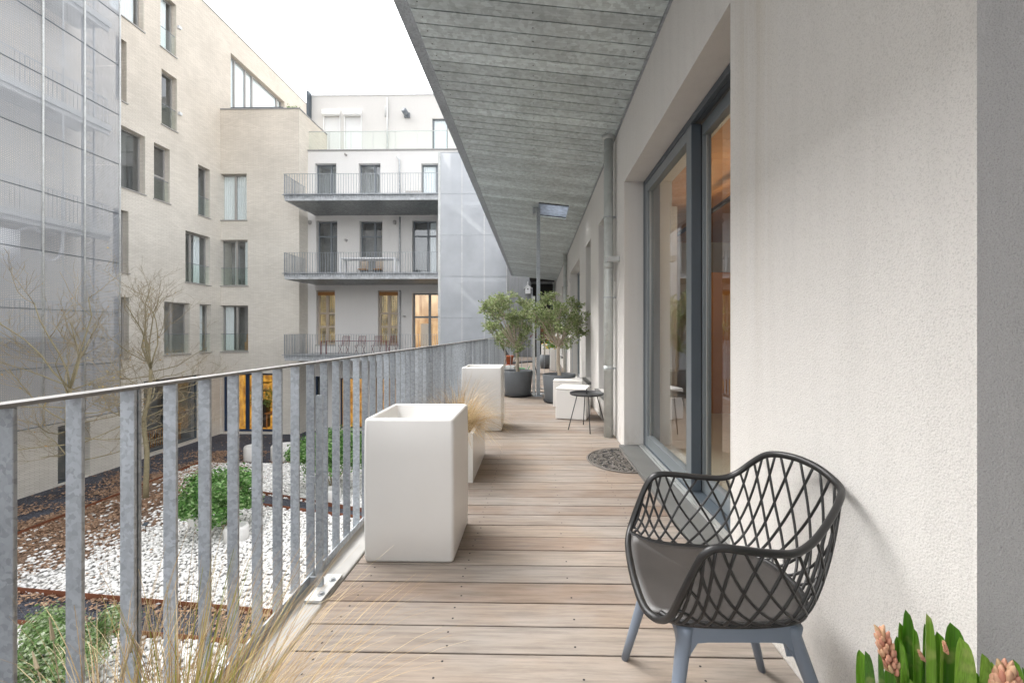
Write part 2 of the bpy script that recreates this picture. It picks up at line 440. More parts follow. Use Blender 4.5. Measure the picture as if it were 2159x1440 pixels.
def sample(curve, u):
    m = len(curve) - 1; x = max(0, min(1, u)) * m; i = min(int(x), m - 1); return curve[i].lerp(curve[i + 1], x - i)

# planar frames: map (u, v, d) -> world, d = depth inward behind the facade
class Plane:
    def __init__(s, axis, pos, sign): s.a, s.p, s.s = axis, pos, sign
    def pt(s, u, v, d):
        w = s.p - s.s * d
        return (w, u, v) if s.a == 'X' else (u, w, v)
    def box(s, mb, u0, u1, v0, v1, d0, d1):
        a = s.pt(u0, v0, d0); b = s.pt(u1, v1, d1)
        mb.box(a[0], b[0], a[1], b[1], a[2], b[2])
    def shell(s, mb, u0, u1, v0, v1, holes, depth):
        U = sorted({u0, u1, *[h[0] for h in holes], *[h[1] for h in holes]}); V = sorted({v0, v1, *[h[2] for h in holes], *[h[3] for h in holes]})
        U = [x for x in U if u0 <= x <= u1]; V = [x for x in V if v0 <= x <= v1]
        for i in range(len(U) - 1):
            for j in range(len(V) - 1):
                uc, vc = (U[i] + U[i + 1]) / 2, (V[j] + V[j + 1]) / 2
                if any(h[0] < uc < h[1] and h[2] < vc < h[3] for h in holes): continue
                mb.quad(s.pt(U[i], V[j], 0), s.pt(U[i + 1], V[j], 0), s.pt(U[i + 1], V[j + 1], 0), s.pt(U[i], V[j + 1], 0))
        for a, b, c, d in holes:
            for p, q in (((a, c), (b, c)), ((b, c), (b, d)), ((b, d), (a, d)), ((a, d), (a, c))):
                mb.quad(s.pt(p[0], p[1], 0), s.pt(q[0], q[1], 0), s.pt(q[0], q[1], depth), s.pt(p[0], p[1], depth))

def window(parent, pl, h, depth, mat='win_grey', mull=(), trans=(), curtain=(), back='room', sill=True, fw=.07, guard=False, glass='glass', deep=.65, name='window', sillmat='win_grey'):
    u0, u1, v0, v1 = h; g = .004
    mb = MB(); d0, d1 = depth, depth + .08
    pl.box(mb, u0 + g, u0 + fw, v0 + g, v1 - g, d0, d1); pl.box(mb, u1 - fw, u1 - g, v0 + g, v1 - g, d0, d1)
    pl.box(mb, u0 + fw, u1 - fw, v0 + g, v0 + fw, d0 + .003, d1); pl.box(mb, u0 + fw, u1 - fw, v1 - fw, v1 - g, d0 + .003, d1)
    w = u1 - u0; hh = v1 - v0
    for m_ in mull: pl.box(mb, u0 + w * m_ - fw * .8, u0 + w * m_ + fw * .8, v0 + fw, v1 - fw, d0 - .006, d1)
    for t_ in trans: pl.box(mb, u0 + fw, u1 - fw, v0 + hh * t_ - fw * .6, v0 + hh * t_ + fw * .6, d0 + .006, d1)
    fr = mb.build(name, M[mat], parent)
    p = MB(); pl.box(p, u0 + fw, u1 - fw, v0 + fw, v1 - fw, d0 + .04, d0 + .05); p.build('pane', M[glass], fr)
    b = MB(); D = depth + deep
    for q in (((u0, v0), (u1, v0)), ((u1, v0), (u1, v1)), ((u1, v1), (u0, v1)), ((u0, v1), (u0, v0))):
        (a, c), (a2, c2) = q
        b.quad(pl.pt(a, c, depth + .081), pl.pt(a2, c2, depth + .081), pl.pt(a2, c2, D), pl.pt(a, c, D))
    b.quad(pl.pt(u0, v0, D), pl.pt(u1, v0, D), pl.pt(u1, v1, D), pl.pt(u0, v1, D))
    b.build('interior', M[back], fr)
    for a, c in curtain:
        cm = MB(); n = max(6, int((c - a) * w / .06)); pts = []
        for i in range(n + 1):
            uu = u0 + w * (a + (c - a) * i / n); dd = depth + .10 + (.03 if i % 2 else 0)
            pts.append((uu, dd))
        for i in range(n):
            cm.quad(pl.pt(pts[i][0], v0 + fw, pts[i][1]), pl.pt(pts[i + 1][0], v0 + fw, pts[i + 1][1]), pl.pt(pts[i + 1][0], v1 - fw * .5, pts[i + 1][1]), pl.pt(pts[i][0], v1 - fw * .5, pts[i][1]))
        cm.build('curtain', M['curtain'], fr)
    if sill:
        sm = MB(); pl.box(sm, u0 - .05, u1 + .05, v0 - .05, v0 - .003, -.05, depth); sm.build('sill', M[sillmat], fr)
    if guard:
        gm = MB(); pl.box(gm, u0 + .02, u1 - .02, v0 + hh * .38, v0 + hh * .38 + .025, .05, .07)
        gm.build('guard_rail', M['win_blue'], fr)
        gm = MB(); pl.box(gm, u0 + .03, u1 - .03, v0 + .06, v0 + hh * .38 - .002, .055, .063); gm.build('guard_glass', M['glass_green'], fr)
    return fr

# ------------------------------------------------------------------ ground
GZ = -4.6
g = MB(); g.quad((-90, -60, GZ), (60, -60, GZ), (60, 90, GZ), (-90, 90, GZ)); g.build('ground', M['gravel'], kind='structure')
XP = -14.75
def gp(px, py): v = atZ(px, py, GZ); return (v.x, v.y)
def sheet(name, poly, z, mat):
    mb = MB(); mb.add([(x, y, GZ + z) for x, y in poly], [tuple(range(len(poly)))]); o = mb.build(name, mat, kind='structure'); return o
a1, b1 = gp(38, 1250), gp(607, 1300)
def line_at(a, b, x): return a[1] + (b[1] - a[1]) * (x - a[0]) / (b[0] - a[0])
XR = -2.2
bed1 = [(XP, line_at(a1, b1, XP)), (XR, line_at(a1, b1, XR)), (XR, 12.0), gp(762, 1095), gp(558, 1068), gp(535, 1052), gp(558, 1045), gp(762, 1079), (XR, 12.7), (XR, 18.2), (XP, 18.2)]
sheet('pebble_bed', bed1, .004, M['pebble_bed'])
a2, b2 = gp(38, 1320), gp(480, 1360)
bed2 = [(XP, 1), (XR, 1), (XR, line_at(a2, b2, XR)), (XP, line_at(a2, b2, XP))]
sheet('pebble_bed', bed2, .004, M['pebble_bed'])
mul = [gp(36, 1130), gp(20, 1190), gp(150, 1150), gp(230, 1108), gp(330, 1075), gp(375, 1040), gp(352, 1005), gp(300, 1022), gp(249, 1045)]
mul_wide = [gp(36, 1130), gp(36, 1215), gp(200, 1185), gp(300, 1130), gp(395, 1080), gp(392, 1010), gp(352, 1002), gp(300, 1022), gp(249, 1045)]
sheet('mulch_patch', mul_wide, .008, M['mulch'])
def inpoly(x, y, P):
    c = False; n = len(P); j = n - 1
    for i in range(n):
        if (P[i][1] > y) != (P[j][1] > y) and x < (P[j][0] - P[i][0]) * (y - P[i][1]) / (P[j][1] - P[i][1]) + P[i][0]: c = not c
        j = i
    return c
def edging(pts, label):
    mb = MB()
    for i in range(len(pts) - 1):
        a = Vector(pts[i]); b = Vector(pts[i + 1]); n = (b - a).normalized(); n = Vector((-n.y, n.x)) * .008
        q = [a + n, b + n, b - n, a - n]
        mb.hexa([(p.x, p.y, GZ - .02) for p in q] + [(p.x, p.y, GZ + .13) for p in q])
    return tag(mb.build('steel_edging', M['corten']), label, 'garden edging', 'rusty edging strips round the pebble beds')
edging([(XP, line_at(a1, b1, XP)), (XR, line_at(a1, b1, XR))], 'rusty steel edging on the far side of the dark gravel path nearest the balcony')
edging([(XP, line_at(a2, b2, XP)), (XR, line_at(a2, b2, XR))], 'rusty steel edging on the near side of the gravel path, by the pale bush')
edging([(XP - .01, line_at(a1, b1, XP) + .01), (XP - .01, 18.2)], 'rusty steel edging between leaf-strewn gravel and pebbles along the brick wall')
edging([gp(535, 1040), gp(558, 1044), gp(762, 1079), (XR, 12.75)], 'rusty steel edging curving behind the middle green bush')
edging([gp(555, 1069), gp(762, 1096), (XR, 12.0)], 'short rusty edging on the near side of the middle gravel strip')

# pebbles
ico_v = []; ico_f = []
ph = (1 + 5 ** .5) / 2
ico_v = [Vector(v).normalized() for v in [(-1, ph, 0), (1, ph, 0), (-1, -ph, 0), (1, -ph, 0), (0, -1, ph), (0, 1, ph), (0, -1, -ph), (0, 1, -ph), (ph, 0, -1), (ph, 0, 1), (-ph, 0, -1), (-ph, 0, 1)]]
ico_f = [(0, 11, 5), (0, 5, 1), (0, 1, 7), (0, 7, 10), (0, 10, 11), (1, 5, 9), (5, 11, 4), (11, 10, 2), (10, 7, 6), (7, 1, 8), (3, 9, 4), (3, 4, 2), (3, 2, 6), (3, 6, 8), (3, 8, 9), (4, 9, 5), (2, 4, 11), (6, 2, 10), (8, 6, 7), (9, 8, 1)]
def pebbles(poly, y0, y1, x0, x1, step, seed, thin=None):
    rng = np.random.RandomState(seed)
    gx, gy = np.meshgrid(np.arange(x0, x1, step), np.arange(y0, y1, step))
    P = np.stack([gx.ravel(), gy.ravel()], 1) + rng.uniform(-.5, .5, (gx.size, 2)) * step
    keep = np.array([inpoly(p[0], p[1], poly) and not (thin and thin(p[0], p[1], rng)) for p in P])
    P = P[keep]; n = len(P)
    base = np.array([tuple(v) for v in ico_v])
    ang = rng.uniform(0, 2 * np.pi, n); s = step * rng.uniform(.42, .85, n)
    V = np.repeat(base[None], n, 0)
    V = V * np.stack([s * rng.uniform(.9, 1.4, n), s * rng.uniform(.7, 1, n), s * rng.uniform(.4, .65, n)], 1)[:, None, :]
    c, d = np.cos(ang)[:, None], np.sin(ang)[:, None]
    tl = rng.uniform(-.35, .35, n)[:, None]
    x = V[:, :, 0] * c - V[:, :, 1] * d; y = V[:, :, 0] * d + V[:, :, 1] * c; z = V[:, :, 2] + x * tl
    V = np.stack([x + P[:, 0:1], y + P[:, 1:2], z + GZ + .02 + rng.uniform(0, .035, n)[:, None]], 2).reshape(-1, 3)
    Fc = (np.array(ico_f)[None] + (np.arange(n) * 12)[:, None, None]).reshape(-1, 3)
    me = bpy.data.meshes.new('white_pebbles'); me.from_pydata(V.tolist(), [], Fc.tolist())
    me.polygons.foreach_set('use_smooth', [True] * len(Fc)); me.materials.append(M['pebble'])
    o = bpy.data.objects.new('white_pebbles', me); COL.objects.link(o); return o
def thin1(x, y, rng):
    k = mnoise.noise(Vector((x * .9, y * .9, 3)))
    if inpoly(x, y, mul): return rng.rand() < .88
    dd = min(math.hypot(x + 13.7, y - 13.0), math.hypot(x + 14.3, y - 11))
    if dd < 3.3: return rng.rand() < (3.3 - dd) / 2.6 + k * .6
    return False
tag(pebbles(bed1, 8.3, 18.2, -14.75, -3.5, .075, 1, thin1), 'white river pebbles covering the courtyard bed', 'pebbles', kind='stuff')
tag(pebbles(bed2, 4.5, 8.3, -12, -3.5, .075, 2), 'white river pebbles in front of the near gravel path', 'pebbles', kind='stuff')
# leaf litter
def litter():
    rng = random.Random(5); mb = MB()
    def put(x, y):
        a = rng.uniform(0, 6.28); s = rng.uniform(.025, .055); z = GZ + rng.uniform(.03, .07)
        c, d = math.cos(a) * s, math.sin(a) * s; t = rng.uniform(-.02, .02)
        mb.quad((x - c, y - d, z), (x + d * .6, y - c * .6, z + t), (x + c, y + d, z + .01), (x - d * .6, y + c * .6, z - t))
    n = 0
    while n < 19000:
        x = rng.uniform(-17.9, -9.5); y = rng.uniform(9, 20)
        w = math.exp(-((x + 14.3) / 1.9) ** 2) * (1 if y < 17 else .4) + .012
        if abs(x + 14.75) < .5: w += .3
        w *= .4 + mnoise.noise(Vector((x * 1.1, y * 1.1, 0))) * 1.2
        if rng.random() < w: put(x, y); n += 1
    for i in range(900):
        x = rng.uniform(-12, -4.5); t = (x + 11.4) / 6.4; put(x, line_at(a1, b1, x) - rng.expovariate(3.5) - .03)
    for i in range(500):
        x = rng.uniform(-17, -4); put(x, rng.uniform(18.4, 23.2))
    return mb.build('fallen_leaves', M['leaf_litter'])
tag(litter(), 'brown fallen leaves scattered over gravel and pebbles', 'fallen leaves', kind='stuff')

# ------------------------------------------------------------------ brick building (left)
XB, YF, ZR = -18.0, 23.5, 19.1
bb = thing('brick_building', 'pale brick apartment block with staggered grey windows round a corner', 'building', (XB, YF, GZ))
PX = Plane('X', XB, 1)
def hx(xl, xr, ytr, ybr):       # from right edge y's
    A = atX(xl, 700, XB).y; T = atX(xr, ytr, XB); B = atX(xr, ybr, XB)
    return (A, T.y, B.z, T.z)
Wl = [hx(232, 303, -70, 68), hx(338.5, 371.5, 12, 122), hx(244, 267, 90, 218), hx(340.6, 373, 167.6, 279), hx(255, 306, 289, 411),
      hx(324.6, 358, 316.5, 430), hx(418, 442.5, 359, 460.5), hx(391, 443, 501, 602), hx(238, 271, 447, 576), hx(346, 400, 640, 745),
      hx(421, 445, 643, 742), hx(240, 272, 627, 755)]
Wl += [(11.6, 12.6, 10.2, 13), (11.2, 12.8, 6, 8.6), (11.6, 12.6, 1.6, 4.3), (9.2, 10.2, -2, .6), (9.2, 10.4, 10, 13)]
G2 = (atX(303, 900, XB).y, atX(424, 900, XB).y, GZ + .12, atX(424, 789, XB).z)
G1 = (atX(122, 1000, XB).y, atX(190, 1000, XB).y, GZ + .02, atX(190, 886, XB).z)
big = (24.3, 29.6, 13.3, 17.7)
mb = MB(); PX.shell(mb, -12, 34.5, GZ, ZR, Wl + [G1, G2, big], .28)
mb.box(XB - 8, XB - .02, -12, 34.5, ZR - .05, ZR + .001)
mb.quad((XB, 34.5, GZ), (XB - 8, 34.5, GZ), (XB - 8, 34.5, ZR), (XB, 34.5, ZR))
# frontal block
XC = -13.45
PF = Plane('Y', YF, -1)
def hy(xl, xr, yt, yb, Y=YF):
    a = atY(xl, yt, Y); b = atY(xr, yb, Y); return (a.x, b.x, b.z, a.z)
Wf = [hy(460, 520, 367, 464), hy(463, 522, 506, 602.5), hy(464, 523, 644, 741.5)]
F4 = hy(467, 578, 787, 917); F4 = (F4[0], F4[1], GZ + .1, F4[3])
ZB = 13.9
PF.shell(mb, XB, XC, GZ, ZB, Wf + [F4], .28)
mb.quad((XC, YF, GZ), (XC, 31, GZ), (XC, 31, ZB), (XC, YF, ZB))
mb.quad((XB, YF, ZB), (XC, YF, ZB), (XC, 31, ZB), (XB, 31, ZB))
mb.build('wall', M['brick'], bb)
mb = MB(); mb.box(XB - .1, XC + .03, YF - .03, YF + .12, ZB, ZB + .07); mb.box(XC - .12, XC + .03, YF + .12, 31, ZB, ZB + .07)
mb.build('coping', M['plinth'], bb)
mb = MB(); mb.box(XB + .2, -14.7, YF + .5, YF + 1.2, ZB + .05, ZB + .42); mb.build('roof_planter', M['anthracite'], bb, bevel=.02)
mb = MB()
for i in range(1500):
    x = random.gauss(-14.2, .15); y = YF + .7 + random.gauss(0, .15); z = ZB + .12 + abs(random.gauss(0, .12)); s = .05; a = random.uniform(0, 6)
    mb.quad((x, y, z), (x + s * math.cos(a), y + s * math.sin(a), z + .03), (x, y, z + s * 1.3), (x - s * math.cos(a), y, z + .04))
mb.build('roof_plant', M['pale_leaf'], bb)
mb = MB(); mb.box(XB - .3, XB + .03, -12, 34.5, ZR, ZR + .06); mb.build('coping', M['plinth'], bb)
specs = [dict(curtain=[(0, .9)]), dict(curtain=[(0, .8)], guard=True), {}, dict(guard=True), dict(mull=(), curtain=[(0, .25)]), dict(guard=True, trans=(.45,)), dict(guard=True, curtain=[(0, .4)]),
         dict(mull=(.35,), curtain=[(.55, .8)], guard=True), dict(), dict(mull=(.42,), guard=True, curtain=[(0, .2)]), dict(curtain=[(.1, .8)], guard=True), dict()] + [dict()] * 5
for h, sp_ in zip(Wl, specs): window(bb, PX, h, .24, **sp_)
window(bb, PX, big, .24, mull=(.12, .3, .42, .9), curtain=[(.02, .98)], back='room_mid')
window(bb, PX, G1, .24, 'anthracite', mull=(.5,), sill=False, back='room', glass='glass', name='door')
window(bb, PX, G2, .24, 'anthracite', mull=(.48,), sill=False, back='room', name='shopfront', deep=3)
window(bb, PF, Wf[0], .22, mull=(.52,), curtain=[(.08, .95)], trans=(), back='room_mid', guard=False)
window(bb, PF, Wf[1], .22, mull=(.52,), curtain=[(.42, .55), (.78, .97)], guard=True)
window(bb, PF, Wf[2], .22, mull=(.52,), curtain=[(.06, .36)], guard=True)
sf = window(bb, PF, F4, .22, 'navy', mull=(.44,), sill=False, back='lit_orange', name='shopfront', deep=2.6, fw=.12)
mb = MB()      # shelves and counter inside the lit shopfront
for z in (-3.9, -2.4, -1.9, -1.4): mb.box(F4[0] + 1.1, F4[0] + 1.65, YF + 1.6, YF + 2.0, GZ + 4.6 + z, GZ + 4.64 + z)
mb.box(F4[0] + 1.05, F4[0] + 1.1, YF + 1.6, YF + 2.0, GZ + .1, GZ + 3.2); mb.box(F4[0] + 1.0, F4[0] + 1.8, YF + 1.2, YF + 1.6, GZ + .1, GZ + 1.7)
mb.build('shelf', M['black'], sf)
mb = MB(); mb.box(F4[0] + 1.9, F4[1] - .2, YF + .9, YF + 1.6, GZ + .95, GZ + 1.02)
for x in (F4[0] + 1.95, F4[1] - .3): mb.box(x, x + .06, YF + .95, YF + 1.0, GZ + .1, GZ + .95)
mb.build('table', M['ochre'], sf)
mb = MB(); rr = random.Random(3)
for cx_, cz_ in ((F4[0] + 1.35, GZ + 2.1), (F4[0] + 2.25, GZ + 2.2), (F4[0] + 2.2, GZ + 1.7)):
    for i in range(160):
        x = rr.gauss(cx_, .16); y = YF + .8 + rr.gauss(0, .1); z = rr.gauss(cz_, .22); s = rr.uniform(.04, .1); a = rr.uniform(0, 6)
        mb.quad((x, y, z), (x + s * math.cos(a), y, z + s * math.sin(a)), (x + s * math.cos(a) - s * .4 * math.sin(a), y + .03, z + s * math.sin(a) + s * .4), (x - s * .3, y, z + s * .5))
mb.build('indoor_plant', M['bush_leaf'], sf)
# slatted bench inside the dark shopfront
mb = MB()
yy = G2[0] + .3
while yy < G2[1] - .3: mb.box(XB - .85, XB - .82, yy, yy + .045, GZ + .15, GZ + .95); yy += .13
mb.box(XB - .86, XB - .81, G2[0] + .3, G2[1] - .3, GZ + .95, GZ + 1.0)
mb.build('slatted_screen', M['ochre'], bb)
mb = MB(); w3 = Wf[2]; cx_ = w3[0] + (w3[1] - w3[0]) * .80
mb.prism([(cx_ - .25, YF + .5), (cx_ + .28, YF + .55), (cx_ + .28, YF + .9), (cx_ - .2, YF + .8)], w3[2] + .05, w3[2] + .55)
mb.hexa([(cx_ - .32, YF + .75, w3[2] + .5), (cx_ + .25, YF + .8, w3[2] + .5), (cx_ + .25, YF + .9, w3[2] + .5), (cx_ - .32, YF + .88, w3[2] + .5),
         (cx_ - .36, YF + .85, w3[2] + 1.05), (cx_ + .2, YF + .9, w3[2] + 1.1), (cx_ + .2, YF + 1.0, w3[2] + 1.1), (cx_ - .36, YF + .95, w3[2] + 1.05)])
tag(mb.build('armchair', M['orange'], bevel=.04), 'tan leather armchair behind the first floor corner window', 'armchair')
for px, py in ((377, 60), (378, 241)):
    v = atX(px, py, XB); mb = MB(); mb.box(XB + .002, XB + .12, v.y - .1, v.y + .06, v.z - .07, v.z + .07); mb.build('wall_vent', M['white_metal'], bb, bevel=.01)

# ------------------------------------------------------------------ stair tower with perforated screen (left)
XM = -16.3
st = thing('stair_tower', 'tall escape stair clad in grey perforated metal panels in front of the brick block', 'stair tower', (XM, 15, GZ))
v = atX(252, 867.5, XM); YE = v.y; ZM0 = v.z
pz = (atX(252, 246, XM).z - atX(252, 350, XM).z)
py_ = atX(178, 500, XM).y - atX(90, 500, XM).y
zt = [ZM0 + pz * i for i in range(0, 11)]
yt = [YE - py_ * i for i in range(0, 10)]
for i in range(8):
    mb = MB()
    y1, y0 = yt[i] - .02, yt[i + 1] + .02
    for j in range(10):
        mb.quad((XM, y0, zt[j] + .015), (XM, y1, zt[j] + .015), (XM, y1, zt[j + 1] - .015), (XM, y0, zt[j + 1] - .015))
    mb.build('screen_panel', M['mesh_left'], st)
mb = MB()
for j in range(10): mb.quad((XM, YE, zt[j] + .015), (XB + .3, YE, zt[j] + .015), (XB + .3, YE, zt[j + 1] - .015), (XM, YE, zt[j + 1] - .015))
mb.build('screen_return', M['mesh_left'], st)
for i in range(9):
    mb = MB(); mb.tube([(XM + .02, yt[i] + .0, ZM0 - .05), (XM + .02, yt[i], zt[-1])], .030, n=8); mb.build('post', M['galv_light'], st, True)
mb = MB()
for z in zt:
    mb.box(XM - .02, XM + .012, yt[8], YE, z - .012, z + .012)
mb.build('panel_joint', M['anthracite'], st)
for k, z in enumerate((1.15, 5.0, 9.1, 13.1)):
    mb = MB(); mb.box(XB + .15, XM - .15, yt[8], YE - .15, z - .1, z + .1)
    mb.box(XM - .35, XM - .25, yt[8], YE - .15, z - .25, z - .1)
    mb.build('landing', M['galv_light'], st)
    mb = MB()
    mb.box(XM - .3, XM - .26, yt[8], YE - .2, z + 1.08, z + 1.12)
    yy = yt[8]
    while yy < YE - .2: mb.box(XM - .29, XM - .27, yy, yy + .012, z + .1, z + 1.08); yy += .13
    mb.build('landing_rail', M['galv_far'], st)
mb = MB()
for yy in (YE - .75, YE - .35): mb.box(XM - .7, XM - .65, yy, yy + .04, ZM0 + 1, zt[-1])
z = ZM0 + 1
while z < zt[-1]: mb.box(XM - .69, XM - .66, YE - .75, YE - .35, z, z + .03); z += .3
mb.build('ladder', M['galv'], st)
mb = MB()
for yy in (14.3, 12.2): mb.tube([(XM - .25, yy, ZM0), (XM - .25, yy, zt[-1])], .03, n=6)
mb.build('inner_post', M['galv_light'], st)
mb = MB()
mb.tube(catmull([(XM - .6, 13.9, 4.6), (XM - .6, 13.6, 4.75), (XM - .6, 13.0, 4.2), (XM - .6, 12.95, 3.8), (XM - .6, 13.2, 3.6)], 6), .05, n=8)
mb.tube(catmull([(XM - .6, 14.6, 6.2), (XM - .6, 14.55, 4.2), (XM - .6, 14.2, 3.7), (XM - .6, 13.8, 4.0)], 6), .045, n=8)
mb.box(XM - .8, XM - .4, 12.5, 13.2, 3.3, 4.5)
mb.build('extract_duct', M['white_metal'], st, True)
mb = MB()
for k in range(4):
    z0 = 1.15 + k * 4.05; 
    mb.hexa([(XM - 1.2, 8.5, z0), (XM - .45, 8.5, z0), (XM - .45, 8.7, z0 - .15), (XM - 1.2, 8.7, z0 - .15), (XM - 1.2, 12.2, z0 + 3.9), (XM - .45, 12.2, z0 + 3.9), (XM - .45, 12.4, z0 + 3.75), (XM - 1.2, 12.4, z0 + 3.75)])
mb.build('stair_flight', M['galv'], st)

# ------------------------------------------------------------------ white rendered building (far)
YW = 24.4
fb = thing('apartment_building', 'white rendered block with three galvanised balconies and a set-back top floor', 'building', (-9.2, YW, GZ))
PW = Plane('Y', YW, -1)
def hw(xl, xr, yt_, yb): return hy(xl, xr, yt_, yb, YW)
top3 = [hw(664, 709, 345, 411), hw(756, 802, 345, 411), hw(888, 934, 345, 411)]
mid3 = [hw(667, 711, 466, 578), hw(758, 806, 466, 578), hw(869, 920, 465, 578)]
low3 = [hw(667, 706, 612, 727), hw(797, 839, 612, 727), hw(869, 927, 618, 744)]
gnd = [(-13.1, -12.6, GZ + .1, GZ + 3.2), (-11.6, -9.9, GZ + .1, GZ + 3.1), (-9.4, -8.1, GZ + .1, GZ + 3.1), (-7.5, -6, GZ + .1, GZ + 3.1)]
ZT = atY(700, 319, YW).z
mb = MB(); PW.shell(mb, XC, 6, GZ, ZT, top3 + mid3 + low3 + gnd, .3)
mb.quad((XC, YW, ZT), (6, YW, ZT), (6, 28, ZT), (XC, 28, ZT)); mb.build('wall', M['stucco_far'], fb)
mb = MB(); mb.box(XC, 6, YW - .04, YW + .2, ZT, ZT + .08); mb.build('coping', M['plinth'], fb)
for i, h in enumerate(top3): window(fb, PW, h, .25, 'win_blue', mull=(.68,), back='room_mid', sill=False, curtain=[(.05, .6)] if i == 2 else [], name='door')
for i, h in enumerate(mid3): window(fb, PW, h, .25, 'win_blue', mull=(.62,), trans=(.72,), back='room', sill=False, curtain=[(.7, .95)] if i == 2 else [], name='door')
for h in low3[:2]:
    fr = window(fb, PW, h, .22, 'wood_frame', mull=(.5,), trans=(.33, .58), back='lit_yellow', name='window', fw=.1)
    gm = MB(); w = h[1] - h[0]; hh = h[3] - h[2]
    for i in range(1, 10): PW.box(gm, h[0] + w * i / 10 - .006, h[0] + w * i / 10 + .006, h[2] + .08, h[3] - .08, .25, .262)
    for i in range(1, 24): PW.box(gm, h[0] + .08, h[1] - .08, h[2] + hh * i / 24 - .006, h[2] + hh * i / 24 + .006, .248, .26)
    gm.build('lead_grid', M['win_blue'], fr)
    gm = MB(); PW.box(gm, h[0] + .02, h[1] - .02, h[3] - .3, h[3] - .1, .15, .2); gm.build('roller_blind', M['ochre'], fr)
fr = window(fb, PW, low3[2], .25, 'win_blue', mull=(.6,), trans=(.6,), back='lit_room', sill=False, name='door', fw=.09, deep=2)
h = low3[2]; mb = MB(); mb.box(h[0] + .2, h[0] + .85, YW + 1.0, YW + 1.5, h[2] + .05, h[2] + 1.75)
fd = mb.build('fridge', M['white_metal'], bevel=.08, seg=4); tag(fd, 'cream fridge behind the lit balcony door of the far building', 'fridge')
for i, h in enumerate(gnd): window(fb, PW, h, .25, 'navy', sill=False, back='lit_orange' if i in (1, 2) else 'room', name='shopfront', mull=(.5,) if i else ())
# balconies
XL, XRr, YB0 = atY(600, 400, 21.5).x, atY(924, 400, 21.5).x, 21.5
def balcony(zf, k):
    mb = MB(); mb.box(XL, XRr, YB0, YB0 + .08, zf - .28, zf); mb.box(XL, XL + .08, YB0 + .08, YF - .01, zf - .28, zf)
    mb.box(XL + .08, XRr, YB0 + .08, YW - .003, zf - .12, zf - .01)
    if zf > 0 and k:
        pass
    sl = mb.build('balcony', M['galv_far'], fb)
    mb = MB(); mb.box(XL - .1, XRr, YB0 - .08, YB0 + .0, zf, zf + .03); mb.build('slab_edge', M['galv'], sl)
    mb = MB(); x = XL + .08
    while x < XRr - .05:
        mb.box(x, min(x + .145, XRr), YB0 + .1, YW - .01, zf - .26, zf - .235); x += .152
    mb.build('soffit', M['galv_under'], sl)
    mb = MB(); zt_ = zf + 1.1
    mb.box(XL - .03, XRr, YB0 - .05, YB0 - .01, zt_ - .012, zt_); mb.box(XL - .03, XRr, YB0 - .045, YB0 - .02, zf + .06, zf + .075)
    mb.box(XL - .03, XL + .01, YB0 - .01, YF - .02, zt_ - .012, zt_); mb.box(XL - .03, XL, YB0, YF - .02, zf + .06, zf + .075)
    x = XL
    while x < XRr: mb.box(x, x + .01, YB0 - .05, YB0 - .012, zf - .15, zt_ - .012); x += .135
    y = YB0 + .05
    while y < YF - .03: mb.box(XL - .03, XL + .008, y, y + .01, zf - .15, zt_ - .012); y += .135
    mb.build('railing', M['galv'], sl)
Z1 = 0.0; Z2 = atY(760, 577, YB0).z; Z3 = atY(760, 411, YB0).z
for k, z in enumerate((Z1, Z2, Z3)): balcony(z, k)
mb = MB()
mb.tube([atY(843, 612, YW - .1), atY(843, 745, YW - .1)], .05, n=8); mb.tube([atY(843, 458, YW - .1), atY(843, 577, YW - .1)], .05, n=8)
mb.tube([atY(838, 330, YW - .02), atY(842, 338, YW - .1), atY(843, 410, YW - .1)], .05, n=8)
mb.build('drainpipe', M['galv_far'], fb, True)
for px, py in ((655, 470), (833, 470), (731, 507), (853, 667), (730, 327)):
    v = atY(px, py, YW); mb = MB(); mb.lathe([(0, -.14), (.07, -.12), (.10, 0), (.09, .1), (0, .14)], (v.x, YW - .09, v.z), 12) if py == 470 else mb.box(v.x - .05, v.x + .05, YW - .16, YW - .003, v.z - .04, v.z + .04)
    mb.build('wall_lamp', M['win_grey'], fb, True)
# penthouse
YP = 26.6; PP = Plane('Y', YP, -1)
pr = hy(911, 944, 250, 319, YP)
ps = [hy(684, 716, 246, 319, YP), hy(728, 761, 246, 319, YP)]
ZP = atY(700, 203, YP).z; XPl = atY(657, 300, YP).x
ps = [(a, b, ZT + .05, d) for a, b, c, d in ps]; pr = (pr[0], pr[1], ZT + .05, pr[3])
mb = MB(); PP.shell(mb, XPl, 6, ZT + .02, ZP, ps + [pr], .15); mb.quad((XPl, YP, ZP), (6, YP, ZP), (6, 32, ZP), (XPl, 32, ZP))
mb.quad((XPl, YP, ZT), (XPl, 32, ZT), (XPl, 32, ZP), (XPl, YP, ZP)); mb.build('top_floor_wall', M['stucco_pent'], fb)
mb = MB(); mb.box(XPl - .03, 6, YP - .05, YP + .1, ZP, ZP + .07); mb.build('coping', M['white_metal'], fb)
window(fb, PP, pr, .12, 'win_blue', back='room_mid', sill=False, name='window', curtain=[(.1, .9)])
for a, b, c, d in ps:
    mb = MB(); z = c
    while z < d - .05: mb.box(a, b, YP + .06, YP + .075, z + .004, min(z + .05, d)); z += .052
    sh = mb.build('roller_shutter', M['shutter'], fb)
    mb = MB(); mb.box(a - .06, b + .06, YP - .28, YP - .003, d, d + .32); mb.build('shutter_box', M['shutter'], sh, bevel=.03)
    mb = MB(); mb.box(a - .05, a, YP - .06, YP - .003, c, d); mb.box(b, b + .05, YP - .06, YP - .003, c, d); mb.build('guide_rail', M['shutter'], sh)
v = atY(646, 202, 26.2); mb = MB(); mb.box(v.x, XPl - .005, 26.2, 26.9, ZT - .2, ZP + .15); mb.build('screen_fin', M['anthracite'], fb)
